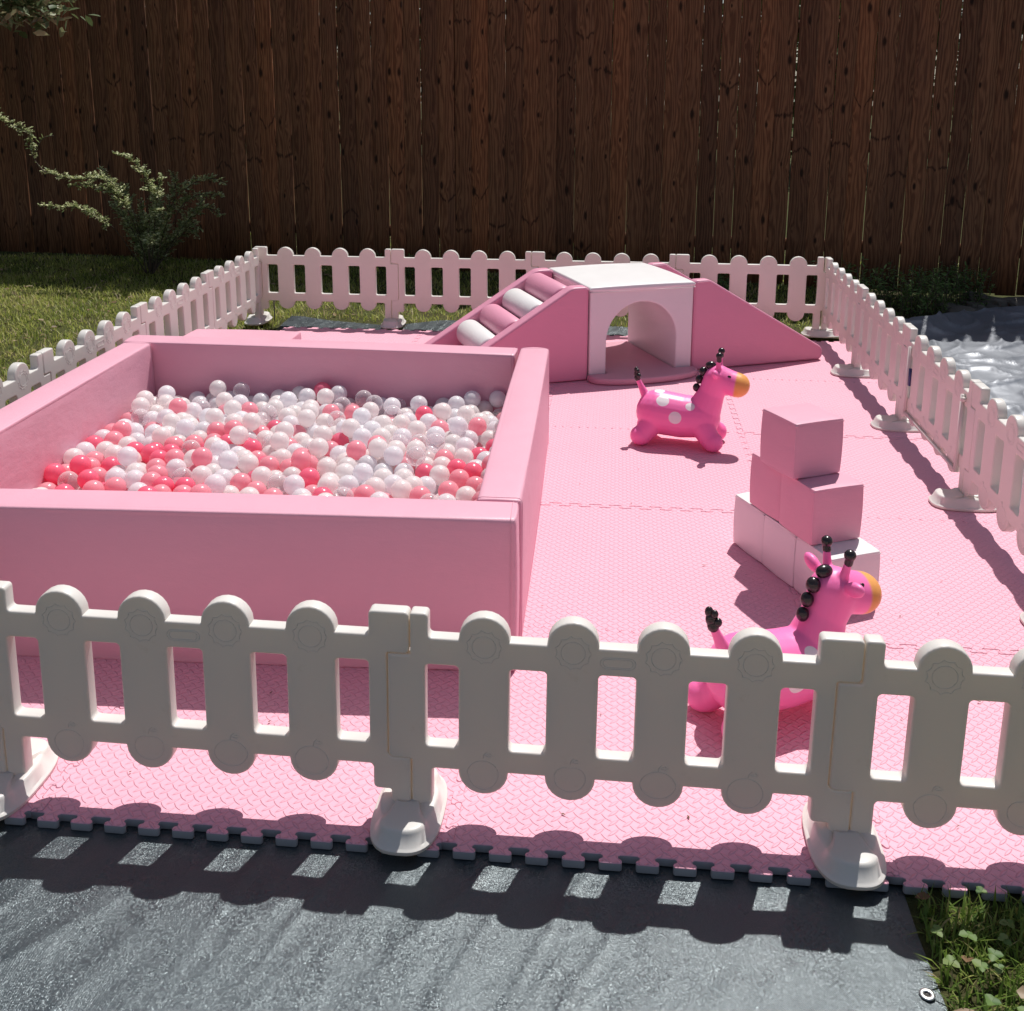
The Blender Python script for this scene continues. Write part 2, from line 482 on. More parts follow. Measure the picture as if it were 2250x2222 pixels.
# ------------------------------------------------------------------ ground
def grid_sheet(xs, ys, hfun):
    nx, ny = len(xs), len(ys)
    V = [(x, y, hfun(x, y)) for y in ys for x in xs]
    F = []
    for j in range(ny - 1):
        for i in range(nx - 1):
            a = j * nx + i; F += [a, a + 1, a + nx + 1, a + nx]
    return mesh_np('sheet', V, F, [4] * ((nx - 1) * (ny - 1)), True)

GZ = -.026
def silver_top(x): return .80 + .42 * max(0, min(1, (x - 4.15) / .5)) + .05 * math.sin(x * 6) + .10 * max(0, x - 4.65)
def ground_h(x, y):
    h = GZ
    if y > .25: h -= .035 * min(1, (y - .25) / 1.0)
    if x > 3.5: h -= .10 * min(1, (x - 3.5) / .5) * (1 - .5 * max(0, min(1, (y - .9) / .6)))
    far = max(abs(x - 1) - 6, abs(y) - 8, 0)
    h += .012 * noise.noise((x * 1.7, y * 1.7, 0)) * (1 if (y > .3 or x < -.2 or x > 4) else 0)
    return h
xs = [-60, -30, -15, -8] + list(np.linspace(-6, 8, 57)) + [11, 16, 30, 60]
ys = [-30, -15, -9] + list(np.linspace(-7, 4, 45)) + [5, 7, 10, 15, 25, 45, 80]
g = obj('ground', grid_sheet(xs, ys, ground_h), M_GROUND)
tag(g, 'bare lawn soil under the play area and the yard', 'ground', kind='structure')

# ------------------------------------------------------------------ grass blades (uncountable)
def blades(pts, hmin, hmax, wid, lean=.5, seed=1, dry=.12):
    r = np.random.default_rng(seed); n = len(pts)
    p = np.asarray(pts); az = r.uniform(0, 2 * np.pi, n); h = r.uniform(hmin, hmax, n); w = wid * r.uniform(.6, 1.3, n)
    ln = r.uniform(.1, lean, n) * h
    d = np.stack([np.cos(az), np.sin(az)], 1); s = np.stack([-np.sin(az), np.cos(az)], 1)
    V = np.zeros((n, 5, 3), np.float32)
    for k, (f, hh, ww) in enumerate([(0, 0, 1), (0, 0, -1), (.35, .6, -.75), (.35, .6, .75), (1, 1, 0)]):
        V[:, k, :2] = p[:, :2] + d * (ln * f)[:, None] + s * (w * ww / 2)[:, None]
        V[:, k, 2] = p[:, 2] + h * hh * (1 - .25 * (ln / h) ** 2)
    b = (np.arange(n) * 5)[:, None]
    F = np.concatenate([b + np.array([0, 1, 2, 3]), b + np.array([3, 2, 4])], 1).ravel()
    L = np.tile([4, 3], n)
    me = mesh_np('blades', V.reshape(-1, 3), F, L, False)
    pat = np.array([noise.noise((x * 1.9, y * 1.9, 3.0)) * .30 + noise.noise((x * 6.5, y * 6.5, 8.0)) * .22 for x, y, _ in p])
    c = r.beta(2, 2.2, n) * .80 + pat
    brown = r.random(n) < dry; c[brown] = r.uniform(.86, 1, brown.sum())
    fattr(me, 'rnd', np.repeat(np.clip(c, 0, 1), 5))
    return me

def scatter(x0, x1, y0, y1, per_m2, seed, keep=None, clump=.6):
    r = np.random.default_rng(seed); n = int((x1 - x0) * (y1 - y0) * per_m2)
    q = np.stack([r.uniform(x0, x1, n), r.uniform(y0, y1, n)], 1); out = []
    for x, y in q:
        if keep and not keep(x, y): continue
        k = noise.noise((x * 3.1, y * 3.1, 5.0)) * .6 + noise.noise((x * 9, y * 9, 2.0)) * .5
        if r.random() < .62 + clump * k: out.append((x, y, ground_h(x, y) - .003))
    return out
FA = Vector((-3.17, 2.71)); FB = Vector((4.91, 1.75)); FD = (FB - FA).normalized(); FN = Vector((-FD.y, FD.x))
def fence_y(x): return FA.y + (x - FA.x) * FD.y / FD.x
lawn = scatter(-3.2, .10, -1.6, 2.5, 6500, 1, lambda x, y: y < fence_y(x) - .05)
strip = scatter(.10, 3.6, .03, 2.2, 3000, 2, lambda x, y: y < fence_y(x) - .05 and not (y < .16 + .05 * math.sin(x * 5)))
side = scatter(3.45, 6.2, -.2, 1.9, 1500, 3, lambda x, y: y < fence_y(x) - .03 and y > silver_top(x) - .05)
left = scatter(-3.2, .10, -4.6, -1.6, 1500, 4)
beyond = scatter(-4.5, 6.5, 2.0, 4.4, 700, 5, lambda x, y: y > fence_y(x) + .1)
gm = blades(lawn + strip + side + left + beyond, .014, .055, .0058, 1.5, 3)
tag(obj('grass', gm, M_GRASS), 'short sunlit lawn grass around the play pen', 'grass', kind='stuff')
near = scatter(2.685, 3.6, -5.2, -4.315, 26000, 6, clump=.5)
gm = blades(near, .014, .052, .0044, 1.4, 5)
# clover leaves in the same patch
def leaf_cards(items):
    """items: (pos, dir, normal, length, width, rnd) -> folded six-sided leaves"""
    V, F, L, A = [], [], [], []
    for p, d, nrm, ln, w, c in items:
        p = Vector(p); d = Vector(d).normalized(); s = d.cross(Vector(nrm))
        if s.length < 1e-4: s = d.orthogonal()
        s.normalize(); u = s.cross(d); b = len(V)
        V += [tuple(p), tuple(p + d * ln * .35 + s * w * .5 + u * w * .12), tuple(p + d * ln * .75 + s * w * .36 + u * w * .08), tuple(p + d * ln - u * w * .06),
              tuple(p + d * ln * .75 - s * w * .36 + u * w * .08), tuple(p + d * ln * .35 - s * w * .5 + u * w * .12)]
        F += [b, b + 1, b + 2, b + 3, b, b + 3, b + 4, b + 5]; L += [4, 4]; A += [c] * 6
    me = mesh_np('leaves', V, F, L, False); fattr(me, 'rnd', A)
    return me
obj_near = obj('lawn_edge', gm, M_GRASS2)
tag(obj_near, 'longer grass blades on the lawn beside the grey tarp corner', 'grass', kind='stuff')
items = []
for x, y, z in scatter(2.69, 3.6, -5.2, -4.33, 620, 8, clump=.8):
    h = random.uniform(.02, .06); a0 = random.uniform(0, 6.28)
    for k in range(3):
        a = a0 + k * 2.094; l = random.uniform(.009, .017)
        items.append(((x, y, z + h), (math.cos(a), math.sin(a), random.uniform(-.15, .25)), (0, 0, 1), l, l * 1.05, random.random()))
tag(obj('clover', leaf_cards(items), M_CLOVER), 'clover leaves growing through the grass beside the tarp', 'clover', kind='stuff')
items = []
for n_, (x0, x1, y0, y1) in ((420, (-3, .05, -1.4, 1.9)), (40, (.2, 3.4, .2, 1.2)), (30, (2.7, 3.5, -5.0, -4.3)), (90, (3.6, 6, .4, 1.8))):
    for k in range(n_):
        x, y = random.uniform(x0, x1), random.uniform(y0, y1); a = random.uniform(0, 6.28)
        items.append(((x, y, ground_h(x, y) + random.uniform(.008, .035)), (math.cos(a), math.sin(a), random.uniform(-.2, .3)), (random.uniform(-.4, .4), random.uniform(-.4, .4), 1), random.uniform(.02, .055), random.uniform(.012, .03), random.random()))
tag(obj('leaf_litter', leaf_cards(items), M_LITTER), 'dry brown leaves scattered over the lawn', 'leaves', kind='stuff')

# ------------------------------------------------------------------ tarps
def tarp_h(x, y):
    h = -.0195
    n1 = noise.noise((x * 5.2 + y * 2.4, y * 2.0 - x * .8, 1.0)); n2 = noise.noise((x * 13 - y * 5, y * 5 + x * 2.0, 4.0)); n3 = noise.noise((x * 26, y * 20, 9.0))
    ridge = (1 - abs(noise.noise((x * 7.0 - y * 3.0, y * 1.2 + x * .4, 7.0)))) ** 14 + .45 * (1 - abs(noise.noise((x * 15 - y * 8, y * 2.6 + x, 17.0)))) ** 12
    bare = 1.0 if y < -4.34 else max(0.0, min(1.0, (-4.27 - y) / .07))
    if y > -.12: bare = min(1, (y + .12) / .1)
    h += bare * (.0020 * n1 + .0016 * n2 + .0006 * n3 + .0040 * ridge * max(.1, .5 + 1.1 * noise.noise((x * 2.6, y * 3.1, 21.0))))
    if y > -.1: h += .018 * max(0, y + .1) * (1 + math.sin(x * 7)) * 3
    e = max(0, x - 2.60) / .08
    h -= .004 * e
    return h
xs = list(np.linspace(.13, 2.68, 300)); ys = [-8, -7, -6.2, -5.6, -5.2, -5.0] + list(np.linspace(-4.9, -4.22, 105)) + list(np.linspace(-4.1, -.2, 8)) + list(np.linspace(-.12, .07, 14))
tm = grid_sheet(xs, ys, tarp_h)
for v in tm.vertices:
    if v.co.y > -.1:
        v.co.y += (.05 + .045 * math.sin(v.co.x * 5.3 + 1.0) + .02 * math.sin(v.co.x * 13)) * (v.co.y + .1) / .17
    if v.co.x > 2.6:
        v.co.x += .005 * math.sin(v.co.y * 9)
tarp = thing('tarp', 'dark grey woven tarp laid under the front edge of the pink mats', 'tarp', (0, 0, 0))
obj('sheet', tm, M_TARP, tarp)
def torus(R0, r0, seg=28, sides=8):
    V, F = [], []
    for i in range(seg):
        a = 2 * math.pi * i / seg
        for k in range(sides):
            b = 2 * math.pi * k / sides
            V.append(((R0 + r0 * math.cos(b)) * math.cos(a), (R0 + r0 * math.cos(b)) * math.sin(a), r0 * .45 * math.sin(b)))
    for i in range(seg):
        for k in range(sides):
            i2, k2 = (i + 1) % seg, (k + 1) % sides
            F += [i * sides + k, i2 * sides + k, i2 * sides + k2, i * sides + k2]
    return mesh_np('torus', V, F, [4] * (seg * sides), True)
def disc(r, n=20):
    return mesh_np('disc', [(r * math.cos(2 * math.pi * k / n), r * math.sin(2 * math.pi * k / n), 0) for k in range(n)], list(range(n)), [n])
GX, GY = 2.655, -4.515
ey = obj('eyelet', torus(.0085, .0042), M_METAL, tarp, (GX, GY, tarp_h(GX, GY) + .0026))
obj('hole', disc(.0052), M_BLACK, ey, (0, 0, -.0012))

def silver_h(x, y):
    h = ground_h(x, min(y, .25)) + .016
    n1 = noise.noise((x * 1.6, y * 1.6, 3.0)); n2 = 1 - abs(noise.noise((x * 5.5 + y * 2, y * 6, 6.0))); n3 = noise.noise((x * 21, y * 21, 8.0))
    n4 = 1 - abs(noise.noise((x * 11 - y * 4, y * 10, 2.0))); n5 = 1 - abs(noise.noise((x * 3.4 - y * 5, y * 3 + x * 2, 12.0)))
    h += .05 * max(0, n1 + .2) + .004 * n2 ** 9 + .0006 * n3 + .002 * n4 ** 9 + .024 * n5 ** 10
    edge = max(0, 1 - abs(y - silver_top(x)) / .28)
    h += .045 * edge * (1 + .6 * math.sin(x * 8))
    return h
xs = list(np.linspace(3.50, 6.2, 190)); sv = []
nx, ny = len(xs), 260
V, F = [], []
for j in range(ny):
    t = j / (ny - 1)
    for x in xs:
        ytop = silver_top(x)
        y = -3.6 + t * (ytop + 3.6)
        V.append((x, y, silver_h(x, y)))
for j in range(ny - 1):
    for i in range(nx - 1):
        a = j * nx + i; F += [a, a + 1, a + nx + 1, a + nx]
st = obj('tarp', mesh_np('silver', V, F, [4] * ((nx - 1) * (ny - 1)), True), M_SILVER)
tag(st, 'crumpled silver tarp spread outside the right hand picket fence', 'tarp')

# ------------------------------------------------------------------ foam floor tiles
TX, TY, X0, Y0 = .82, .832, .20, -4.290
TH = .018
NT = 12
TD = .022
def jig(n, pitch, depth=TD):
    """one seam as (along, across) points: n dovetail teeth, heads wider than necks"""
    pts = []
    for k in range(n):
        c = (k + .5) * pitch; nk = pitch * .21; hd = pitch * .315
        prof = [(c - nk - .004, 0), (c - nk, .003), (c - nk, depth * .40), (c - hd + .002, depth * .52), (c - hd, depth * .68), (c - hd + .001, depth * .90), (c - hd + .004, depth), (c, depth)]
        pts += prof + [(2 * c - a, b) for a, b in prof[-2::-1]]
    return pts
def seam_x(row_y, col):   # horizontal seam, from left corner to right corner of one column
    return [(X0 + col * TX + a, row_y - TD / 2 + b) for a, b in jig(NT, TX / NT)]
def seam_y(col_x, row):
    return [(col_x - TD / 2 + b, Y0 + row * TY + a) for a, b in jig(NT, TY / NT)]
ROWS = ['front row along the near fence', 'second row from the front', 'middle row', 'fourth row from the front', 'back row along the far fence']
COLS = ['left end', 'second from the left', 'third from the left', 'right end']
for r_ in range(5):
    for c_ in range(4):
        xa, xb, ya, yb = X0 + c_ * TX, X0 + (c_ + 1) * TX, Y0 + r_ * TY, Y0 + (r_ + 1) * TY
        bot = seam_x(ya, c_)
        if r_ == 0: bot = [(x, 2 * ya - y) for x, y in bot]   # free edge: teeth point outwards
        top = seam_x(yb, c_)
        lef = seam_y(xa, r_)
        if c_ == 0: lef = [(2 * xa - x, y) for x, y in lef]
        rig = seam_y(xb, r_)
        lp = [(xa + (TD / 2 if c_ == 0 else -TD / 2), ya + (TD / 2 if r_ == 0 else -TD / 2))] + bot + [(xb - TD / 2, ya + (TD / 2 if r_ == 0 else -TD / 2))] + rig + [(xb - TD / 2, yb - TD / 2)] + top[::-1] + [(xa + (TD / 2 if c_ == 0 else -TD / 2), yb - TD / 2)] + lef[::-1]
        clean = [lp[0]]
        for q in lp[1:]:
            if abs(q[0] - clean[-1][0]) + abs(q[1] - clean[-1][1]) > .0006: clean.append(q)
        cx, cy = (xa + xb) / 2, (ya + yb) / 2
        me = extrude2d([[(x - cx, y - cy) for x, y in clean]], TH, .0016, 1)
        me.materials.clear()
        o = obj('foam_tile', me, [M_TILE, M_TILESIDE], None, (cx, cy, -TH / 2))
        nz = np.zeros(len(me.polygons) * 3); me.polygons.foreach_get('normal', nz); nz = nz.reshape(-1, 3)
        ce = np.zeros(len(me.polygons) * 3); me.polygons.foreach_get('center', ce); ce = ce.reshape(-1, 3)
        me.polygons.foreach_set('material_index', ((ce[:, 2] < TH / 2 - .0035) | (nz[:, 2] < -.2)).astype(np.int32))
        o.location.z += [.0010, -.0006, .0006, -.0010][(r_ * 3 + c_) % 4]
        tag(o, 'pink foam tile, %s, %s' % (ROWS[r_], COLS[c_]), 'foam tile', 'interlocking pink foam floor tiles')

# ------------------------------------------------------------------ white picket panels
ZT, ZR, ZS1, ZS0, ZB, ZP = .458, .409, .354, .182, .134, .085
TK = .031
def panel_outline(L=P):
    s = L / 5; hw = .048
    pts = []; rd = []
    def add(x, z, r): pts.append((x, z)); rd.append(r)
    # joint at x=0 seen from outside: small end block first
    add(.0255, ZT, .006); add(.060, ZT, .008); add(.060, ZR, .008)
    for k in range(1, 5):
        c = k * s; add(c - hw, ZR, .008)
        for a in range(0, 181, 15):
            pts.append((c - hw * math.cos(R(a)), ZR + .001 + (ZT - ZR - .001) * math.sin(R(a)))); rd.append(0)
        add(c + hw, ZR, .008)
    add(L - .0535, ZR, .006); add(L - .0535, ZT, .009); add(L + .0235, ZT, .009); add(L + .0235, ZT - .085, .010)
    add(L - .0195, ZT - .085, .004); add(L - .0195, ZB + .018, .012); add(L + .0255, ZB + .018, .004); add(L + .0255, .022, .002)
    add(L - .013, .022, .002); add(L - .013, ZP - .004, .004); add(L - .048, ZP - .004, .010); add(L - .048, ZB, .008)
    for k in range(4, 0, -1):
        c = k * s; add(c + hw, ZB, .008)
        for a in range(0, 181, 15):
            pts.append((c + hw * math.cos(R(a)), ZB - .001 - (ZB - ZP - .001) * math.sin(R(a)))); rd.append(0)
        add(c - hw, ZB, .008)
    add(.067, ZB, .008); add(.067, .022, .002); add(.0275, .022, .002); add(.0275, ZB + .0165, .004)
    add(-.0178, ZB + .0165, .012); add(-.0178, ZT - .0865, .004); add(.0255, ZT - .0865, .004)
    return round_poly(pts, rd, 4)
def panel_slots(L=P):
    s = L / 5; out = []
    for k in range(5):
        x0 = k * s + (.0545 if k == 0 else .048); x1 = (k + 1) * s - (.0545 if k == 4 else .048)
        out.append(round_poly([(x0, ZS1), (x1, ZS1), (x1, ZS0), (x0, ZS0)], .0085, 4)[::-1])
    return out
def emblems(L=P):
    """raised outlines: suns on the picket heads, fruit on the picket feet, an oval on the top rail"""
    s = L / 5; paths = []
    def circ(cx, cz, rx, rz, n=28): return [(cx + rx * math.cos(2 * math.pi * i / n), cz + rz * math.sin(2 * math.pi * i / n)) for i in range(n)]
    def sunrays(cx, cz):
        o = []
        for i in range(11):
            for q, rr in ((0, .0345), (.2, .0315), (.5, .0300), (.8, .0315)):
                a = 2 * math.pi * (i + q) / 11; o.append((cx + rr * math.cos(a), cz + rr * math.sin(a)))
        return o
    zs = ZR - .012
    fr = {1: lambda a: (.034 - .013 * math.sin(a)) if math.sin(a) > 0 else .033, 2: lambda a: .030 - .006 * max(0, math.sin(a)) ** 6, 3: lambda a: .034 - .004 * abs(math.sin(a)), 4: lambda a: .033 - .005 * math.cos(a - .7)}
    op = []
    for k in range(1, 5):
        c = k * s
        paths += [circ(c, zs, .0225, .0225), sunrays(c, zs)]
        zf = ZB + .0; f = fr[k]
        paths.append([(c + f(2 * math.pi * i / 28) * math.cos(2 * math.pi * i / 28) * (.9 if k == 1 else 1), zf + f(2 * math.pi * i / 28) * math.sin(2 * math.pi * i / 28) * (1.15 if k == 1 else .95)) for i in range(28)])
        op.append([(c, zf + .030), (c + .002, zf + .039), (c + .007, zf + .044)])
        op.append([(c + .004, zf + .036), (c + .012, zf + .041), (c + .020, zf + .037), (c + .013, zf + .034), (c + .005, zf + .035)])
    m_ = 2.5 * s
    def stad(a, b): return [(m_ + a * math.copysign(1, math.cos(t)) + b * math.cos(t), (ZR + ZS1) / 2 + b * math.sin(t)) for t in np.linspace(0, 2 * math.pi, 25)[:-1]]
    paths += [stad(.021, .0115), stad(.019, .0085)]
    res = []
    for y in (-TK / 2, TK / 2):
        res.append(tubes_mesh([[(a, y, b) for a, b in p] for p in paths], .00062, 4))
        res.append(tubes_mesh([[(a, y, b) for a, b in p] for p in op], .00062, 4, False))
    return res
body2d = extrude2d([panel_outline()] + panel_slots(), TK, .0045, 2)
body2d.transform(Matrix.Rotation(R(90), 4, 'X'))          # XY outline -> XZ, thickness along Y
panel_me = join([body2d] + emblems(), 'panel_body'); shade_by_angle(panel_me, 40)
def foot_mesh():
    rings = [(.000, .0670, .1180), (.0025, .0690, .1200), (.0085, .0690, .1200), (.0105, .0668, .1175), (.0125, .0630, .1130), (.0330, .0565, .1030), (.0372, .0550, .1010), (.0392, .0525, .0985), (.0400, .0490, .0940), (.0404, .043, .082), (.0412, .036, .060), (.0418, .028, .024)]
    n = 48; V, F, L = [], [], []
    for z, a, b in rings:
        for k in range(n):
            t = 2 * math.pi * k / n; e = 2 / 2.8
            x = a * math.copysign(abs(math.cos(t)) ** e, math.cos(t)); y = b * math.copysign(abs(math.sin(t)) ** e, math.sin(t))
            # scooped flanks on both sides of each lobe
            sc_ = math.exp(-((abs(y) / b - .50) / .17) ** 2) * min(1, max(0, (z - .016) / .03))
            V.append((x * (1 - .26 * sc_), y, z - .010 * sc_))
    for i in range(len(rings) - 1):
        for k in range(n):
            k2 = (k + 1) % n; F += [i * n + k, i * n + k2, (i + 1) * n + k2, (i + 1) * n + k]; L.append(4)
    F += [(len(rings) - 1) * n + k for k in range(n)]; L.append(n)
    F += [k for k in range(n)][::-1]; L.append(n)
    return mesh_np('foot', V, F, L, True)
foot_me = shade_by_angle(foot_mesh(), 42)
for me in (panel_me, foot_me): me.materials.append(M_FENCE)

def build_panel(gate=False):
    t = thing('picket_panel' if not gate else 'picket_gate', '', 'fence panel')
    obj('picket_board', panel_me, None, t)
    obj('foot', foot_me, None, t)
    return t
proto = build_panel()
used = False
def place(px, py, rz, label, zoff, tilt=0, foot_at_end=True):
    global used
    t = proto if not used else copy_tree(proto)
    used = True
    t.location = (px, py, zoff); t.rotation_euler = (0, -tilt, rz)
    t['label'] = label; t['group'] = 'white picket panels around the pen'
    for ch in t.children:
        if ch.name.startswith('foot'):
            ch.location = (P + .020, 0, -zoff + .0015 - tilt * P)
    return t
def zo(x, y): return .0026 / P * x * y
ORD = ['first', 'second', 'third', 'fourth', 'fifth']
# near side, left to right seen from outside
for k in range(4):
    x = .9037 + (k - 1) * P; y = -4.2093 + .0021 * (x - .9037)
    z0, z1 = zo(x, y) * .8, zo(x + P, y) * .8
    place(x, y, .0021, ['white picket panel at the left end of the near side', 'white picket panel in front of the ball pit, near side', 'white picket panel in front of the hopper giraffe, near side', 'white picket panel at the right end of the near side'][k], z0, (z1 - z0) / P)
# right side, front to back
for k in range(5):
    s0 = (5 - k) * P; x = 3.3212 + .0089 * s0; y = -.0013 - s0 - .006
    x1, y1 = 3.3212 + .0089 * (s0 - P), y + P
    z0, z1 = zo(x, y) * .8, zo(x1, y1) * .8
    lab = ['white picket panel at the near end of the right side', 'white picket panel after the gate, right side', 'white picket gate with framed door on the right side', 'white picket panel behind the gate towards the ramp, right side', 'white picket panel at the far right corner, right side'][k]
    t = place(x, y, R(90) + .0089, lab, z0, (z1 - z0) / P)
    if k == 2:
        t['category'] = 'gate'
        # door frame ribs on the inside face (+y of the panel) and a latch
        fr = join([box_mesh(.085, .099, TK / 2 - .002, TK / 2 + .011, .112, .392), box_mesh(P - .099, P - .085, TK / 2 - .002, TK / 2 + .011, .112, .392), box_mesh(.0995, P - .0995, TK / 2 - .002, TK / 2 + .0095, .112, .124)])
        obj('door_frame', fr, M_FENCE, t)
        la = obj('latch', box_mesh(P - .118, P - .100, TK / 2 - .003, TK / 2 + .006, .235, .305), M_LATCH, t)
        hg = join([box_mesh(.070, .084, TK / 2 - .002, TK / 2 + .016, .372, .386)])
        obj('catch', hg, M_FENCE, t)
# far side, right to left
for k in range(4):
    x = 4 * P + .004 - k * P
    place(x, 0, R(180), ['white picket panel behind the ramp, far side', 'white picket panel behind the tunnel, far side', 'white picket panel behind the pit and steps, far side', 'white picket panel at the far left corner, far side'][k], 0)
# left side, back to front
for k in range(5):
    s0 = k * P; x = .0069 + .026 * s0; y = -.0189 - s0
    place(x, y, R(-90) + .026, ['white picket panel at the far left corner, left side', 'white picket panel beside the foam block, left side', 'white picket panel along the back half of the pit, left side', 'white picket panel along the front half of the pit, left side', 'white picket panel at the near end of the left side'][k], zo(x, y) * .8)
stk = obj('ground_stake', tubes_mesh([[(.075, .03, -.03), (.075, .03, .16)]], .004, 8, False), M_STAKE)
tag(stk, 'thin dark metal stake beside the far left fence foot', 'stake')

# ------------------------------------------------------------------ ball pit
def wall_from(c0, c1, c2, c3, h, name, parent, bulge=.005):
    """cushion wall whose top is the quad c0..c3 (c0-c1 long outer edge, c3-c2 long inner edge)"""
    a = (Vector(c0) + Vector(c3)) / 2; b = (Vector(c1) + Vector(c2)) / 2
    wd = ((Vector(c0) - Vector(c3)).length + (Vector(c1) - Vector(c2)).length) / 2
    L = (b - a).length; m = (a + b) / 2; ang = math.atan2(b.y - a.y, b.x - a.x)
    cu = cushion(L, wd, h, .013, bulge, 14)
    loops = []
    for sx in (-1, 1):
        X = sx * (L / 2 - .0135); W2, H2 = wd / 2 + .0002, h / 2 + .0002
        loops.append([(X, a_, b_) for a_, b_ in round_poly([(-W2, -H2), (W2, -H2), (W2, H2), (-W2, H2)], .013, 4)])
    o = obj(name, join([cu, tubes_mesh(loops, .0014, 5)]), M_PINK, parent, (m.x, m.y, h / 2), (0, 0, ang))
    shade(o.data)
    return o
pit = thing('ball_pit', 'square pink padded ball pit with four thick foam walls', 'ball pit', (0, 0, 0))
HW = .40
wall_from((.352, -3.757), (1.911, -3.687), (1.908, -3.571), (.347, -3.640), HW, 'wall', pit)
wall_from((1.914, -3.566), (1.879, -2.035), (1.766, -2.033), (1.801, -3.572), HW, 'wall', pit)
wall_from((.178, -1.995), (1.755, -2.034), (1.758, -2.154), (.186, -2.113), HW, 'wall', pit)
wall_from((.190, -2.121), (.232, -3.700), (.348, -3.700), (.305, -2.127), HW, 'wall', pit)
fl = obj('floor_pad', cushion(1.44, 1.42, .035, .010, .0, 4), M_PINK, pit, (1.055, -2.865, .0185), (0, 0, R(1.6)))

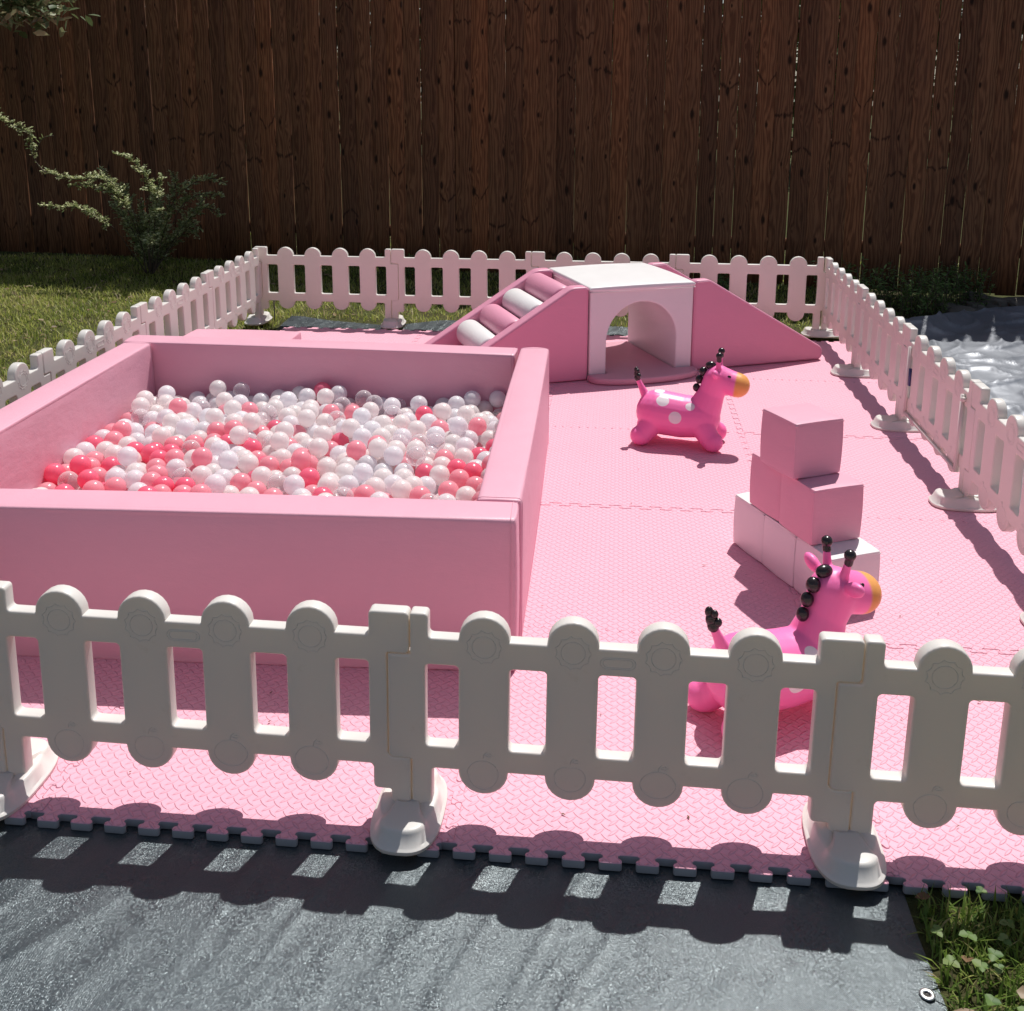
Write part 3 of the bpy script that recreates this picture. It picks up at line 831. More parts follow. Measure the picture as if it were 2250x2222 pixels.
BALLS = "1422,-2796,216;1496,-2798,218;1138,-2880,221;896,-2883,210;818,-2906,226;1496,-3029,192;1161,-2760,221;1347,-2910,196;1156,-3017,190;558,-2886,212;961,-2877,200;934,-3092,211;1292,-2774,222;1541,-2684,227;1364,-2767,230;1585,-2862,181;431,-2955,202;862,-2690,229;358,-2982,181;1013,-2716,222;1594,-2532,238;856,-2548,231;851,-2994,198;1184,-2952,189;1042,-2497,234;1036,-2967,193;1209,-2838,182;628,-2589,213;1656,-2910,188;978,-2996,180;417,-3009,167;1655,-2471,217;576,-2669,208;875,-2429,224;1226,-2585,234;1262,-3012,190;1508,-2336,224;1096,-2993,181;414,-2486,210;598,-3060,175;1693,-2178,230;1637,-3001,184;486,-3013,178;636,-3006,180;1042,-2254,240;1231,-2452,232;1135,-2617,216;702,-2502,228;1275,-2626,215;838,-2804,216;1026,-2868,192;1312,-2960,173;1445,-2518,213;523,-2404,229;411,-2626,209;1641,-2710,187;1696,-3032,181;1598,-2200,233;911,-2301,237;737,-2414,233;1284,-2892,186;1406,-2999,185;729,-2907,184;598,-2200,243;1691,-2854,191;1598,-2359,224;1001,-2624,228;559,-2547,218;1374,-2442,208;1634,-2635,198;1137,-2446,215;1390,-3063,185;783,-2984,185;737,-2578,202;587,-2785,186;700,-2849,196;688,-2188,233;389,-2427,235;699,-3024,183;1400,-2244,220;1531,-2826,170;912,-2706,189;962,-2227,230;560,-2358,200;568,-2995,180;1050,-2806,195;1184,-2228,230;493,-2876,170;1550,-2914,161;358,-2862,190;415,-2693,194;1635,-2820,188;754,-3060,184;1558,-3048,182;1543,-2238,222;713,-2747,192;1455,-2956,179;1114,-2282,217;359,-2791,187;470,-2803,185;1235,-2336,218;1322,-2344,211;1472,-2437,213;550,-3105,180;1078,-2198,237;1701,-2500,180;1336,-2805,184;652,-2276,219;1215,-2703,176;1335,-2591,206;1186,-2590,182;915,-2980,184;777,-2354,208;1437,-2334,209;1044,-3045,175;1328,-3083,183;1712,-2945,180;819,-3049,180;1409,-2897,176;942,-2412,210;689,-2959,181;1287,-2529,210;1520,-2969,182;1311,-2460,210;407,-2240,227;376,-2361,241;1083,-2413,193;638,-2831,184;634,-2703,187;1235,-2270,225;611,-2945,180;415,-2758,180;1642,-2178,188;925,-3184,215;1632,-2524,185;773,-2210,201;1576,-2718,182;813,-2609,221;358,-2725,187;477,-2939,157;1580,-2784,181;1305,-2279,220;1475,-2893,176;656,-2894,178;1169,-2336,205;1521,-2481,206;877,-2356,222;1585,-2583,190;1410,-2598,210;411,-2829,169;766,-2851,197;1122,-2929,181;1483,-2726,214;427,-2565,183;476,-2718,186;1030,-2420,233;1526,-2589,218;919,-2588,181;429,-2300,209;678,-2551,192;791,-2547,225;1416,-2730,212;1090,-2350,209;1412,-2664,210;1091,-2859,181;1274,-2827,182;502,-2462,205;523,-2764,184;1462,-2828,170;1010,-2183,243;972,-2470,199;697,-2683,188;1054,-2603,183;794,-2745,206;1262,-3076,177;508,-2581,186;719,-2292,216;1481,-2660,212;431,-2428,184;963,-3058,162;1394,-2833,169;460,-2621,166;1688,-2666,176;358,-2659,187;774,-3123,183;1066,-2717,183;686,-3088,172;860,-2930,182;1116,-3102,178;1170,-2654,174;1045,-3110,181;566,-2293,192;649,-2433,204;1145,-2822,183;1653,-2390,208;1011,-2520,181;1348,-2512,192;651,-2767,183;1574,-2652,179;975,-2704,169;430,-2893,171;415,-2360,187;688,-2616,181;1076,-2512,180;358,-3036,138;502,-2178,188;839,-3112,180;809,-2666,188;1190,-2531,211;918,-2178,223;1718,-2729,185;926,-2822,193;1384,-2370,194;910,-2458,176;604,-2235,187;1444,-3102,180;1208,-3002,153;528,-2653,166;958,-2641,181;880,-2522,175;1093,-2656,183;771,-3207,211;1194,-3065,165;1712,-2412,186;1251,-2760,173;950,-2765,170;946,-2346,199;358,-2460,187;1640,-3065,168;1747,-2816,204;453,-3104,163;570,-2480,200;838,-2190,210;886,-2770,185;1515,-2693,167;569,-2606,190;841,-2861,183;1483,-2178,195;1733,-2610,188;1519,-2760,170;1306,-2180,188;1388,-2768,166;1008,-2335,219;750,-2639,180;358,-2919,156;1597,-3112,185;536,-2235,187;853,-2584,175;358,-2593,187;1248,-2946,174;1339,-2674,207;1547,-2295,190;798,-2270,184;1707,-2229,175;1684,-2338,183;928,-2918,161;461,-2493,164;618,-2525,198;1601,-2253,194;541,-2924,161;1358,-2295,186;622,-2640,171;574,-2723,170;478,-2354,206;1055,-2297,192;1693,-2790,177;1145,-2499,176;789,-2469,209;1027,-2664,183;1453,-2762,168;1061,-2915,162;570,-2178,187;858,-2272,212;792,-2902,165;673,-2330,187;956,-2281,193;541,-2831,179;1272,-2236,183;1105,-2770,188;475,-2258,186;1751,-2492,223;372,-2529,184;721,-2178,177;945,-2528,181;358,-2261,187;1661,-2276,178;1109,-2178,183;1563,-2864,119;1330,-2739,181;1752,-3076,187;1752,-2997,183;995,-2916,159;636,-2178,194;1037,-2459,181;1566,-2520,179;1288,-3136,184;844,-2720,173;1752,-2880,187;1131,-2709,192;990,-2817,171;1730,-2290,182;1223,-3130,178;1015,-2756,170;1350,-3010,152;1658,-2496,131;837,-2393,184;1485,-2255,196;594,-2885,157;1241,-2178,188;1186,-2775,162;461,-2992,121;556,-2770,128;866,-3172,188;844,-2458,173;1358,-2231,170;526,-2995,129;1656,-2437,161;434,-2207,177;1444,-3042,153;1272,-2369,174;1142,-2236,180;1235,-2641,164;1590,-2465,206;410,-3160,173;874,-2654,175;1552,-2360,177;723,-2455,183;902,-2382,167;1237,-2495,183;1166,-2883,162;1279,-2686,183;1010,-2235,186;358,-2182,177;1436,-2218,171;522,-2516,173;749,-2515,184;600,-3015,126;1752,-2673,192;358,-2394,187;559,-2419,175;358,-2974,115;897,-2861,148;758,-2704,171;1192,-2533,145;1098,-2956,126;909,-2235,192;1328,-2403,182;1376,-2950,153;622,-2376,184;414,-2949,139;1338,-2862,151;580,-2333,134;1611,-2970,131;694,-2918,129;1514,-2627,165;974,-2178,187;1478,-2379,183;753,-2948,138;358,-2360,130;894,-3057,171;717,-2378,181;911,-2800,127;1470,-2482,164;1527,-2422,177;1449,-2696,166;1030,-2962,128;415,-2460,129;1484,-2728,121;1642,-2583,157;1695,-2549,137;1289,-2726,131;984,-2581,181;1503,-2539,181;1076,-2235,183;832,-2326,185;1043,-2178,186;735,-2803,164;583,-2515,143;1254,-2579,174;1175,-2178,189;999,-2390,184;1192,-2446,179;503,-2810,129;961,-2864,135;1115,-2565,181;358,-3101,144;471,-2561,135;1042,-2834,136;1491,-2794,121;1313,-2634,162;576,-2624,127;667,-2488,174;536,-2557,124;612,-2574,151;1608,-2316,175;1418,-2732,120;1537,-2239,156;814,-2517,170;1173,-2830,123;1210,-2297,170;1207,-2232,169;588,-2941,118;1054,-2366,157;1425,-2798,120;1003,-2298,150;520,-2459,140;1098,-2702,127;1134,-2304,159;358,-2327,187;618,-2748,128;1432,-2930,123;1486,-2314,166;1381,-2701,165;1389,-2178,195;1065,-2767,128;974,-2806,107;602,-2816,130;779,-2846,133;1280,-3174,130;1310,-3199,184;1296,-3479,150;1278,-2855,123;843,-2831,125;1752,-2846,130;1454,-3397,125;1752,-3425,185;1383,-3119,130;1529,-3164,179;791,-3350,175;1626,-3386,169;1708,-3340,120;1044,-3146,125;439,-3335,158;482,-3294,130;758,-3263,178;1248,-3234,127;1371,-3268,126;1486,-3275,182;1568,-3267,180;1752,-3176,130;846,-2897,127;978,-3150,125;648,-2966,129;1752,-3222,177;577,-3434,172;1671,-2943,128;1286,-2920,127;1224,-2953,112;810,-3192,160;717,-3378,181;887,-2958,128;840,-3330,128;819,-2956,137;784,-3461,122;1026,-3460,179;1161,-3457,181;1392,-3397,146;735,-3174,167;851,-3525,121;1057,-3379,193;415,-2659,137;954,-2604,127;1614,-2713,127;1085,-2588,127;1150,-2581,127;1215,-2590,122;1478,-2596,119;1529,-2490,133;1220,-2737,120;719,-2493,129;862,-2492,119;940,-2490,127;980,-2543,127;1046,-2535,127;1174,-2474,122;1257,-2529,130;1178,-3392,188;1313,-2555,155;1423,-3309,127;914,-2551,127;993,-2656,127;1371,-3223,174;1211,-3338,172;1124,-2641,127;928,-2664,127;1614,-3255,135;1195,-2652,113;1378,-2632,163;827,-2634,133;1716,-3283,192;880,-3272,127;1010,-3208,129;780,-3303,130;706,-2570,135;597,-3242,181;1688,-3401,139;1566,-3299,120;1531,-3322,172;1131,-2763,128;1413,-2529,120;783,-2478,127;1008,-2178,130;1308,-2237,128;1592,-2266,130;699,-3524,185;1059,-2649,127;947,-3524,178;1206,-3557,133;975,-2741,114;766,-2678,111;724,-2740,127;1214,-3177,133;1352,-3501,176;1442,-3557,138;1752,-2777,152;1692,-3530,174;494,-3501,146;1706,-2447,120;703,-2230,115;1699,-2282,124;964,-2431,146;1006,-2482,127;1071,-2474,126;1176,-2408,128;1239,-2466,123;1304,-2488,150;1592,-2412,167;1638,-2368,148;1699,-2364,124;896,-2312,174;639,-2236,129;1672,-3339,176;1752,-3143,187;969,-3219,180;1197,-3512,182;1513,-3512,180;1619,-3522,174;559,-3509,165;643,-3557,177;830,-3492,174;959,-3453,179;1012,-3524,186;1164,-3507,126;1353,-3451,132;1391,-3449,187;1483,-3443,164;1622,-3454,181;386,-3386,183;851,-3372,192;966,-3326,185;1114,-3410,185;1362,-3333,128;1399,-3337,182;1122,-3557,135;756,-3557,185;1401,-2243,122;1271,-2183,130;1445,-2630,165;1378,-2564,164;488,-2504,105;492,-2407,170;815,-2420,127;1240,-2396,123;1424,-2417,172;1752,-2402,135;518,-2326,162;530,-3259,160;839,-2359,128;1040,-2248,128;1122,-2346,109;1248,-2264,128;1752,-2325,130;471,-2178,130;669,-2178,136;750,-2178,118;1073,-2191,129;1205,-2178,130;941,-2292,130;709,-2653,131;559,-3335,170;931,-3314,130;788,-2236,128;1752,-2190,204;1208,-2382,179;682,-2292,128;668,-2406,147;806,-2178,153;1184,-2343,130;645,-2347,130;846,-2232,160;1393,-2334,140;1421,-2282,170;774,-2412,178;747,-2318,162;570,-2235,130;625,-2292,161;1752,-2360,186;1549,-2178,195;737,-2253,167;677,-2228,181;1752,-2243,129;358,-2228,130;1172,-2268,119;886,-2178,165;1052,-3319,165;1122,-3332,162;1217,-3263,177;1507,-3373,206;825,-3285,175;1006,-3274,180;1152,-3276,180;1667,-3236,182;1009,-3166,182;884,-3316,176;1083,-3165,174;1694,-3075,131;851,-3013,134;1148,-3004,126;1592,-2203,152;974,-2235,130;1297,-2296,157;1131,-2378,166;1478,-2249,130;710,-2353,120;1674,-3138,129;906,-3237,177;911,-2732,128;1234,-2807,129;1537,-2570,134;1752,-2547,186;1111,-2527,127;1405,-2487,170;1752,-2460,166;880,-2428,125;1124,-2442,150;1261,-2434,177;1363,-2392,128;1444,-2374,127;415,-2266,154;471,-2292,130;773,-2368,128;958,-2366,137;1026,-2420,129;1071,-2309,129;1106,-2254,127;1444,-2564,166;789,-2589,163;657,-2613,122;416,-2594,125;1045,-3221,184;1111,-3224,181;1245,-3203,185;1568,-3199,138;1153,-3180,156;1563,-3091,132;923,-3091,121;1114,-3138,122;1512,-3048,132;1249,-2330,127;1075,-3018,123;550,-3062,130;1649,-2838,126;1697,-2882,131;644,-2866,118;680,-2792,129;804,-2792,160;1352,-2739,118;1164,-2706,135;358,-2494,130;1140,-3070,126;1298,-2791,132;1351,-2287,120;401,-2178,128;1042,-3266,125;1283,-3260,176;1342,-3296,178;1419,-3268,178;1629,-3290,188;1752,-3333,169;1398,-3162,178;1449,-3204,180;1605,-3177,188;1700,-3181,171;927,-3139,166;1502,-3110,151;1556,-3406,175;1010,-3089,128;1076,-3084,129;1622,-2897,134;1360,-2810,118;1620,-2778,129;708,-2852,130;670,-3284,175;1462,-3346,166;489,-3365,127;1698,-3464,182;504,-2235,130;537,-2289,111;612,-2457,155;744,-2281,107;802,-2304,128;902,-2231,126;942,-2178,130;1535,-2179,130;1446,-2305,114;1651,-2233,129;1150,-3557,194;1752,-3556,202;894,-3489,159;1561,-3470,162;786,-3418,172;927,-3380,186;992,-3391,184;1316,-3357,184;1578,-3363,130;1068,-3557,172;1328,-3390,128;882,-3424,167;1279,-3412,166;1020,-2596,127;888,-2611,127;864,-2687,119;754,-2609,111;606,-2683,124;539,-2698,120;1274,-2663,116;478,-2679,132;358,-2626,130;1752,-2648,130;1698,-2681,112;1641,-2652,129;1550,-2727,122;1033,-2710,127;1348,-2669,118;1481,-2662,120;1412,-2597,118;1346,-2597,117;1281,-2598,117;836,-2553,120;764,-2541,124;1414,-2666,119;650,-2528,124;505,-2615,118;415,-2527,131;358,-2560,128;1752,-2582,131;1695,-2615,134;1589,-2611,130;1548,-2661,119;797,-2733,127;1222,-2888,127;1111,-2891,126;1030,-2893,108;748,-2894,100;1431,-2864,124;453,-2852,124;399,-2890,113;358,-2824,130;1752,-2919,134;1497,-2926,123;1376,-2897,110;505,-2902,110;1497,-2860,124;1702,-2794,112;668,-2705,130;494,-2745,128;429,-2723,126;358,-2692,130;1752,-2714,130;1674,-2740,138;1557,-2792,120;1107,-2825,127;855,-2766,127;765,-2787,108;550,-2855,118;441,-2788,128;364,-2758,130;854,-2187,109;603,-2178,130;537,-2178,130;1583,-2344,121;1534,-2297,125;1639,-2310,117;1009,-2343,102;542,-3462,123;1421,-3506,175;1226,-3450,175;1089,-3470,196;764,-3492,177;1652,-3557,129;1585,-3557,130;1507,-3557,132;1140,-2196,127;1349,-3557,141;385,-3557,133;1752,-2178,139;1686,-2178,139;1627,-2178,102;1469,-2178,130;1403,-2178,130;1337,-2178,130;1236,-3499,131;901,-2342,115;864,-2285,123;1631,-2417,104;1594,-2478,136;1488,-2434,123;1479,-2530,120;1360,-2458,132;1347,-2519,112;415,-2394,130;663,-2462,113;573,-2464,102;469,-2427,112;358,-2427,130;1752,-2515,129;472,-2360,129;599,-2399,126;535,-2380,128;415,-2327,130;358,-2294,130;1553,-2430,117;1509,-2362,127;1425,-2453,117;1310,-2353,122;1303,-2426,126;1088,-2402,112;730,-2418,129;1598,-2545,127;1162,-2940,128;962,-2962,126;922,-3014,128;424,-3392,130;358,-3367,127;1734,-3450,127;1660,-3460,128;1512,-3366,126;553,-3389,131;1131,-3436,126;1063,-3439,128;996,-3428,130;927,-3442,122;834,-3396,133;771,-3381,120;728,-3427,138;615,-3408,121;1222,-3394,139;611,-3343,130;722,-3335,130;664,-3308,113;584,-3283,131;543,-3328,106;418,-3275,138;358,-3301,133;1752,-3387,131;678,-3384,128;1636,-3380,104;1304,-3295,124;1274,-3354,133;1160,-3374,127;1095,-3381,129;1030,-3372,133;960,-3373,129;894,-3368,130;1490,-3304,123;508,-3423,165;371,-3431,137;1395,-3517,115;1331,-3507,102;1285,-3542,136;1039,-3519,126;986,-3557,136;891,-3557,163;1476,-3497,127;820,-3557,169;653,-3524,120;593,-3555,133;527,-3557,133;461,-3557,133;720,-3557,130;1539,-3504,110;1604,-3492,117;1740,-3557,138;1752,-3499,167;1704,-3508,113;1595,-3427,127;1530,-3431,120;1422,-3458,130;1260,-3441,110;1195,-3449,117;1100,-3494,135;979,-3492,130;925,-3527,115;850,-3458,121;786,-3527,122;717,-3491,130;666,-3449,129;607,-3478,132;459,-3448,129;423,-3503,130;358,-3495,130;714,-3268,129;998,-3314,128;1463,-3084,106;1388,-3054,120;1306,-3053,128;1240,-3050,121;1186,-3117,125;807,-3135,127;741,-3122,126;624,-3103,132;570,-3141,129;509,-3114,129;408,-3131,114;1750,-3109,130;873,-3141,129;1752,-3043,130;418,-3061,127;485,-3053,126;779,-3007,124;708,-2994,125;1726,-2979,125;1666,-3014,125;1596,-3035,130;1546,-2992,126;1480,-2991,129;1414,-2993,120;1334,-2966,105;1276,-2994,127;1006,-3024,126;852,-3078,124;787,-3072,128;722,-3058,126;658,-3047,129;1634,-3090,107;1537,-3148,109;965,-3257,126;818,-3251,119;760,-3220,127;691,-3206,129;639,-3246,130;483,-3226,128;419,-3210,130;358,-3235,133;1681,-3282,136;1628,-3320,130;1523,-3247,135;1457,-3247,130;1238,-3299,126;1173,-3309,127;1086,-3318,109;1752,-3275,138;1117,-3260,125;1181,-3244,126;1314,-3230,126;1318,-3118,128;1252,-3115,120;1076,-3209,126;934,-3199,129;868,-3207,132;678,-3141,133;624,-3178,127;571,-3218,125;525,-3182,154;465,-3162,135;358,-3169,134;1707,-3223,121;1643,-3195,137;1603,-3144,128;1491,-3190,131;1410,-3201,126;1350,-3176,134;1445,-3143,129;1245,-3557,186"
pts = [tuple(int(v) / 1000 for v in q.split(',')) for q in BALLS.split(';')]
bm_hi = ball_mesh(.033, 28, 16)
b_me = {}
for k, m in M_BALL.items():
    t = bm_hi.copy(); t.materials.append(m); b_me[k] = t
def ball_kind(x, y):
    u = (x - .33) / 1.46; v = (y + 3.59) / 1.445
    w = dict(white=.21, pearl=.31, clear=.05, pink=.31, coral=.13)
    if u < .46 and v < .62: w = dict(white=.12, pearl=.17, clear=.04, pink=.40, coral=.27)
    if v > .66: w = dict(white=.31, pearl=.43, clear=.08, pink=.15, coral=.03)
    if u > .58 and .18 < v < .36: w = dict(white=.17, pearl=.22, clear=.04, pink=.30, coral=.27)
    if u > .93 and v < .7: w = dict(white=.18, pearl=.27, clear=.03, pink=.34, coral=.18)
    q = noise.noise((x * 5.2, y * 5.2, 3.3)); w['coral'] *= max(.15, 1 + 2.6 * q); w['pink'] *= max(.4, 1 + 1.0 * q)
    ks = list(w); return random.choices(ks, [w[k] for k in ks])[0]
LAB = dict(white=('glossy milky white plastic ball in the pit heap', 'milky white balls in the ball pit'), pearl=('pearly cream plastic ball in the pit heap', 'pearly balls in the ball pit'),
           clear=('see-through clear plastic ball in the pit heap', 'clear balls in the ball pit'), pink=('pale pink plastic ball in the pit heap', 'pale pink balls in the ball pit'), coral=('hot pink plastic ball in the pit heap', 'hot pink balls in the ball pit'))
rest = {k: [] for k in M_BALL}
TOPB = max((q for q in pts if .8 < q[0] < 1.1 and q[1] > -2.4), key=lambda q: q[2])[:2]
proto_ball = {}
for i, p in enumerate(pts):
    k = ball_kind(p[0], p[1])
    if (p[0], p[1]) == TOPB: k = 'coral'
    elif p[1] > -2.3 and p[2] > .2 and k in ('coral', 'pink'): k = 'white'
    rot = (random.uniform(0, 3.1), random.uniform(0, 3.1), 0)
    if i < 300:
        if k not in proto_ball:
            o = obj('plastic_ball', b_me[k]); proto_ball[k] = o
        else:
            o = proto_ball[k].copy(); COL.objects.link(o)
        o.location = p; o.rotation_euler = rot
        tag(o, LAB[k][0], 'ball', LAB[k][1])
    else:
        rest[k].append(p)
lo = ball_mesh(.033, 18, 10)
lv = np.zeros(len(lo.vertices) * 3, np.float32); lo.vertices.foreach_get('co', lv); lv = lv.reshape(-1, 3)
ll = np.zeros(len(lo.loops), np.int32); lo.loops.foreach_get('vertex_index', ll)
lt = np.zeros(len(lo.polygons), np.int32); lo.polygons.foreach_get('loop_total', lt)
V, F, L, MI = [], [], [], []
names = list(M_BALL); cnt = 0
for mi, k in enumerate(names):
    for p in rest[k]:
        V.append(lv + np.array(p, np.float32)); F.append(ll + cnt * len(lv)); L.append(lt); MI.append(np.full(len(lt), mi)); cnt += 1
me = mesh_np('heap', np.concatenate(V), np.concatenate(F), np.concatenate(L), True)
heap = obj('ball_heap', me, [M_BALL[k] for k in names])
me.polygons.foreach_set('material_index', np.concatenate(MI).astype(np.int32))
tag(heap, 'deeper layers of mixed white and pink balls filling the pit', 'balls', 'balls filling the pit', 'stuff')

fb = obj('foam_block', cushion(.52, .42, .25, .012, .004, 10), M_PINK, None, (.385, -1.465, .126), (0, 0, R(.5)))
tag(fb, 'low pink padded foam block behind the ball pit', 'foam block')

# ------------------------------------------------------------------ climb set: steps, tunnel, ramp
A0 = R(23.5); e1 = Vector((math.cos(A0), math.sin(A0))); e2 = Vector((-e1.y, e1.x))
CL = Vector((2.012, -1.078)); CW, CDp, CH = .548, .585, .458
def rx90(me): me.transform(Matrix.Rotation(R(90), 4, 'X')); return me
tun = thing('play_tunnel', 'white padded cube with an arched crawl through opening', 'play tunnel', (CL.x, CL.y, 0), A0)
aw, ah, ar = .088, .185, (CW - 2 * .088) / 2
outl = [(0, .001), (aw, .001), (aw, ah)]
outl += [(CW / 2 - ar * math.cos(R(a)), ah + ar * 1.02 * math.sin(R(a))) for a in range(6, 175, 7)]
outl += [(CW - aw, ah), (CW - aw, .001), (CW, .001), (CW, CH - .016), (0, CH - .016)]
rd = [.006, .006, 0] + [0] * 25 + [0, .006, .006, .012, .012]
rd = rd[:len(outl)] + [0] * (len(outl) - len(rd))
rd[-1] = rd[-2] = .012
bm_ = rx90(extrude2d([round_poly(outl, rd, 4)], CDp, .008, 3)); bm_.transform(Matrix.Translation((0, CDp / 2, 0)))
shade_by_angle(bm_, 50)
obj('arch_body', bm_, M_WHITE, tun)
obj('top_cover', cushion(CW + .008, CDp + .010, .026, .0125, .006, 10), M_WHITE, tun, (CW / 2, CDp / 2, CH - .011))
obj('cover_seam', tubes_mesh([[(-.0045, -.0055, CH - .0245), (CW + .0045, -.0055, CH - .0245), (CW + .0045, CDp + .005, CH - .0245), (-.0045, CDp + .005, CH - .0245)]], .0022, 6), M_WHITE, tun)
# arched floor mat: inside the opening and a rounded lip in front
i0, i1 = aw + .006, CW - aw - .006
mat2d = [(i0, CDp * .98), (i0, -.006), (-.012, -.006)]
mat2d += [(CW / 2 - (CW / 2 + .012) * math.cos(R(a)), -.030 - .115 * math.sin(R(a)) ** .8) for a in range(4, 177, 8)]
mat2d += [(CW + .012, -.006), (i1, -.006), (i1, CDp * .98)]
mm = extrude2d([mat2d[::-1]], .032, .010, 3); shade_by_angle(mm, 60)
fm = obj('tunnel_mat', mm, M_PAD, None, (CL.x, CL.y, .0165), (0, 0, A0))
tag(fm, 'dusty pink floor mat with rounded lip lying in the tunnel opening', 'floor mat')

PT = .075
def side_panel(prof, parent, name, y, mat, th=PT):
    m_ = rx90(extrude2d([prof], th, .011, 3)); shade_by_angle(m_, 55)
    c0 = Vector((sum(q[0] for q in prof) / len(prof), sum(q[1] for q in prof) / len(prof)))
    ins = []
    for i_ in range(len(prof)):
        a_, b_ = Vector(prof[i_ - 1]), Vector(prof[(i_ + 1) % len(prof)]); t_ = (b_ - a_)
        if t_.length < 1e-6: continue
        t_.normalize(); n_ = Vector((-t_.y, t_.x))
        if n_.dot(c0 - Vector(prof[i_])) < 0: n_ = -n_
        ins.append(Vector(prof[i_]) + n_ * .0098)
    m_ = join([m_, tubes_mesh([[(p_.x, yy, p_.y) for p_ in ins] for yy in (-th / 2 - .0002, th / 2 + .0002)], .0015, 5)]); shade_by_angle(m_, 55)
    return obj(name, m_, mat, parent, (0, y, 0))
# steps: local x runs away from the cube
stp = thing('roller_steps', 'pink foam climbing steps with pink and white rollers leading up to the tunnel', 'steps', (CL.x - .006 * e1.x, CL.y - .006 * e1.y, 0), A0)
SL, SH = .725, .462
prof = round_poly([(0, .002), (0, SH), (-.085, SH), (-SL, .07), (-SL, .002)], [.012, .02, .075, .06, .012], 7)[::-1]
side_panel(prof, stp, 'side_panel', PT / 2 + .002, M_DEEP); side_panel(prof, stp, 'side_panel', CDp - PT / 2 - .002, M_DEEP)
sl_dir = Vector((-(SL - .085), -(SH - .07))).normalized(); sl_n = Vector((sl_dir.y, -sl_dir.x))
if sl_n.y < 0: sl_n = -sl_n
core = round_poly([(-.004, .004), (-.004, SH - .13), (-SL + .06, .02), (-SL + .06, .004)], .004, 3)[::-1]
cm = rx90(extrude2d([core], CDp - 2 * PT - .012, .002, 1)); obj('core', cm, M_PINK, stp, (0, CDp / 2, 0))
W_ = CDp - 2 * PT - .010
def roller(r, L):
    n = 28; V, F, C = [], [], []
    prof_ = [(-L / 2, r * .80), (-L / 2 + .004, r * .93), (-L / 2 + .012, r), (0, r * 1.012), (L / 2 - .012, r), (L / 2 - .004, r * .93), (L / 2, r * .80)]
    for y, q in prof_:
        for k in range(n): V.append((q * math.cos(2 * math.pi * k / n), y, q * math.sin(2 * math.pi * k / n)))
    for i in range(len(prof_) - 1):
        for k in range(n):
            k2 = (k + 1) % n; F += [i * n + k, (i + 1) * n + k, (i + 1) * n + k2, i * n + k2]; C.append(4)
    F += list(range(n)); C.append(n); F += [(len(prof_) - 1) * n + k for k in range(n)][::-1]; C.append(n)
    return mesh_np('roller', V, F, C, True)
for k in range(4):
    d = .048 + .143 * k
    c = Vector((-.085, SH)) + sl_dir * d - sl_n * .063
    o = obj('roller', roller(.069, W_), M_WHITE if k % 2 else M_DEEP, stp, (c.x, CDp / 2, c.y))
    tag(o, 'white roller' if k % 2 else 'pink roller')
# ramp: local x runs away from the cube
rmp = thing('slide_ramp', 'pink padded slide ramp sloping down from the tunnel', 'slide', (CL.x + (CW + .008) * e1.x, CL.y + (CW + .008) * e1.y, 0), A0)
RL = .762
prof = round_poly([(0, .002), (RL, .002), (RL, .066), (.085, SH), (0, SH)], [.012, .025, .045, .06, .02], 7)
side_panel(prof, rmp, 'side_panel', PT / 2 + .002, M_DEEP, .06); side_panel(prof, rmp, 'side_panel', CDp - PT / 2 - .002, M_DEEP, .06)
slide = round_poly([(.004, .004), (RL - .02, .004), (RL - .02, .012), (.09, SH - .075), (.004, SH - .075)], .006, 3)
sm = rx90(extrude2d([slide], CDp - 2 * .068, .003, 1)); obj('slide_surface', sm, M_PINK, rmp, (0, CDp / 2, 0))

# ------------------------------------------------------------------ foam cubes
a_ = .163; er = Vector((.425, -.905)); ep = Vector((.905, .425))
ca = math.atan2(ep.y, ep.x)
cube_me = cushion(a_ - .002, a_ - .002, a_ - .002, .006, .0026, 8)
cube_w = cube_me.copy(); cube_p = cube_me.copy(); cube_r = cube_me.copy(); cube_b = cube_me.copy()
cube_w.materials.append(M_WHITE); cube_p.materials.append(M_PINK); cube_b.materials.append(M_BLUSH)
hs = a_ / 2 - .0045
seam_me = tubes_mesh([[(-hs - .0025, -hs - .0025, hs - .004), (hs + .0025, -hs - .0025, hs - .004), (hs + .0025, hs + .0025, hs - .004), (-hs - .0025, hs + .0025, hs - .004)]], .0022, 6)
def cube(start, z, k, me, mat, label, tw=0.0, dx=0.0):
    c = Vector(start) + er * (a_ * (k + .5)) + ep * (a_ / 2 + dx)
    o = thing('foam_cube', label, 'foam cube', (c.x, c.y, z), ca + tw, 'stacked padded foam cubes')
    obj('cushion', me, None, o, (0, 0, a_ / 2))
    obj('seam', seam_me.copy(), mat, o, (0, 0, a_ / 2))
B0 = (2.515, -2.872)
cube(B0, .0005, 0, cube_w, M_WHITE, 'white foam cube at the far end of the bottom row of the stack', R(.6))
cube(B0, .0005, 1, cube_w, M_WHITE, 'white foam cube in the middle of the bottom row of the stack', R(-.4))
cube(B0, .0005, 2, cube_w, M_WHITE, 'white foam cube behind the giraffe head at the near end of the bottom row', R(.3))
B1 = (2.546, -2.946)
cube(B1, a_ + .002, 0, cube_p, M_PINK, 'far pink foam cube of the pair in the middle row of the stack', R(1.4), .003)
cube(B1, a_ + .002, 1, cube_p, M_PINK, 'near pink foam cube of the pair in the middle row of the stack', R(-.8), -.002)
cube((2.561, -3.027), 2 * a_ + .004, 0, cube_p, M_PINK, 'single pink foam cube on top of the stack', R(1.8))

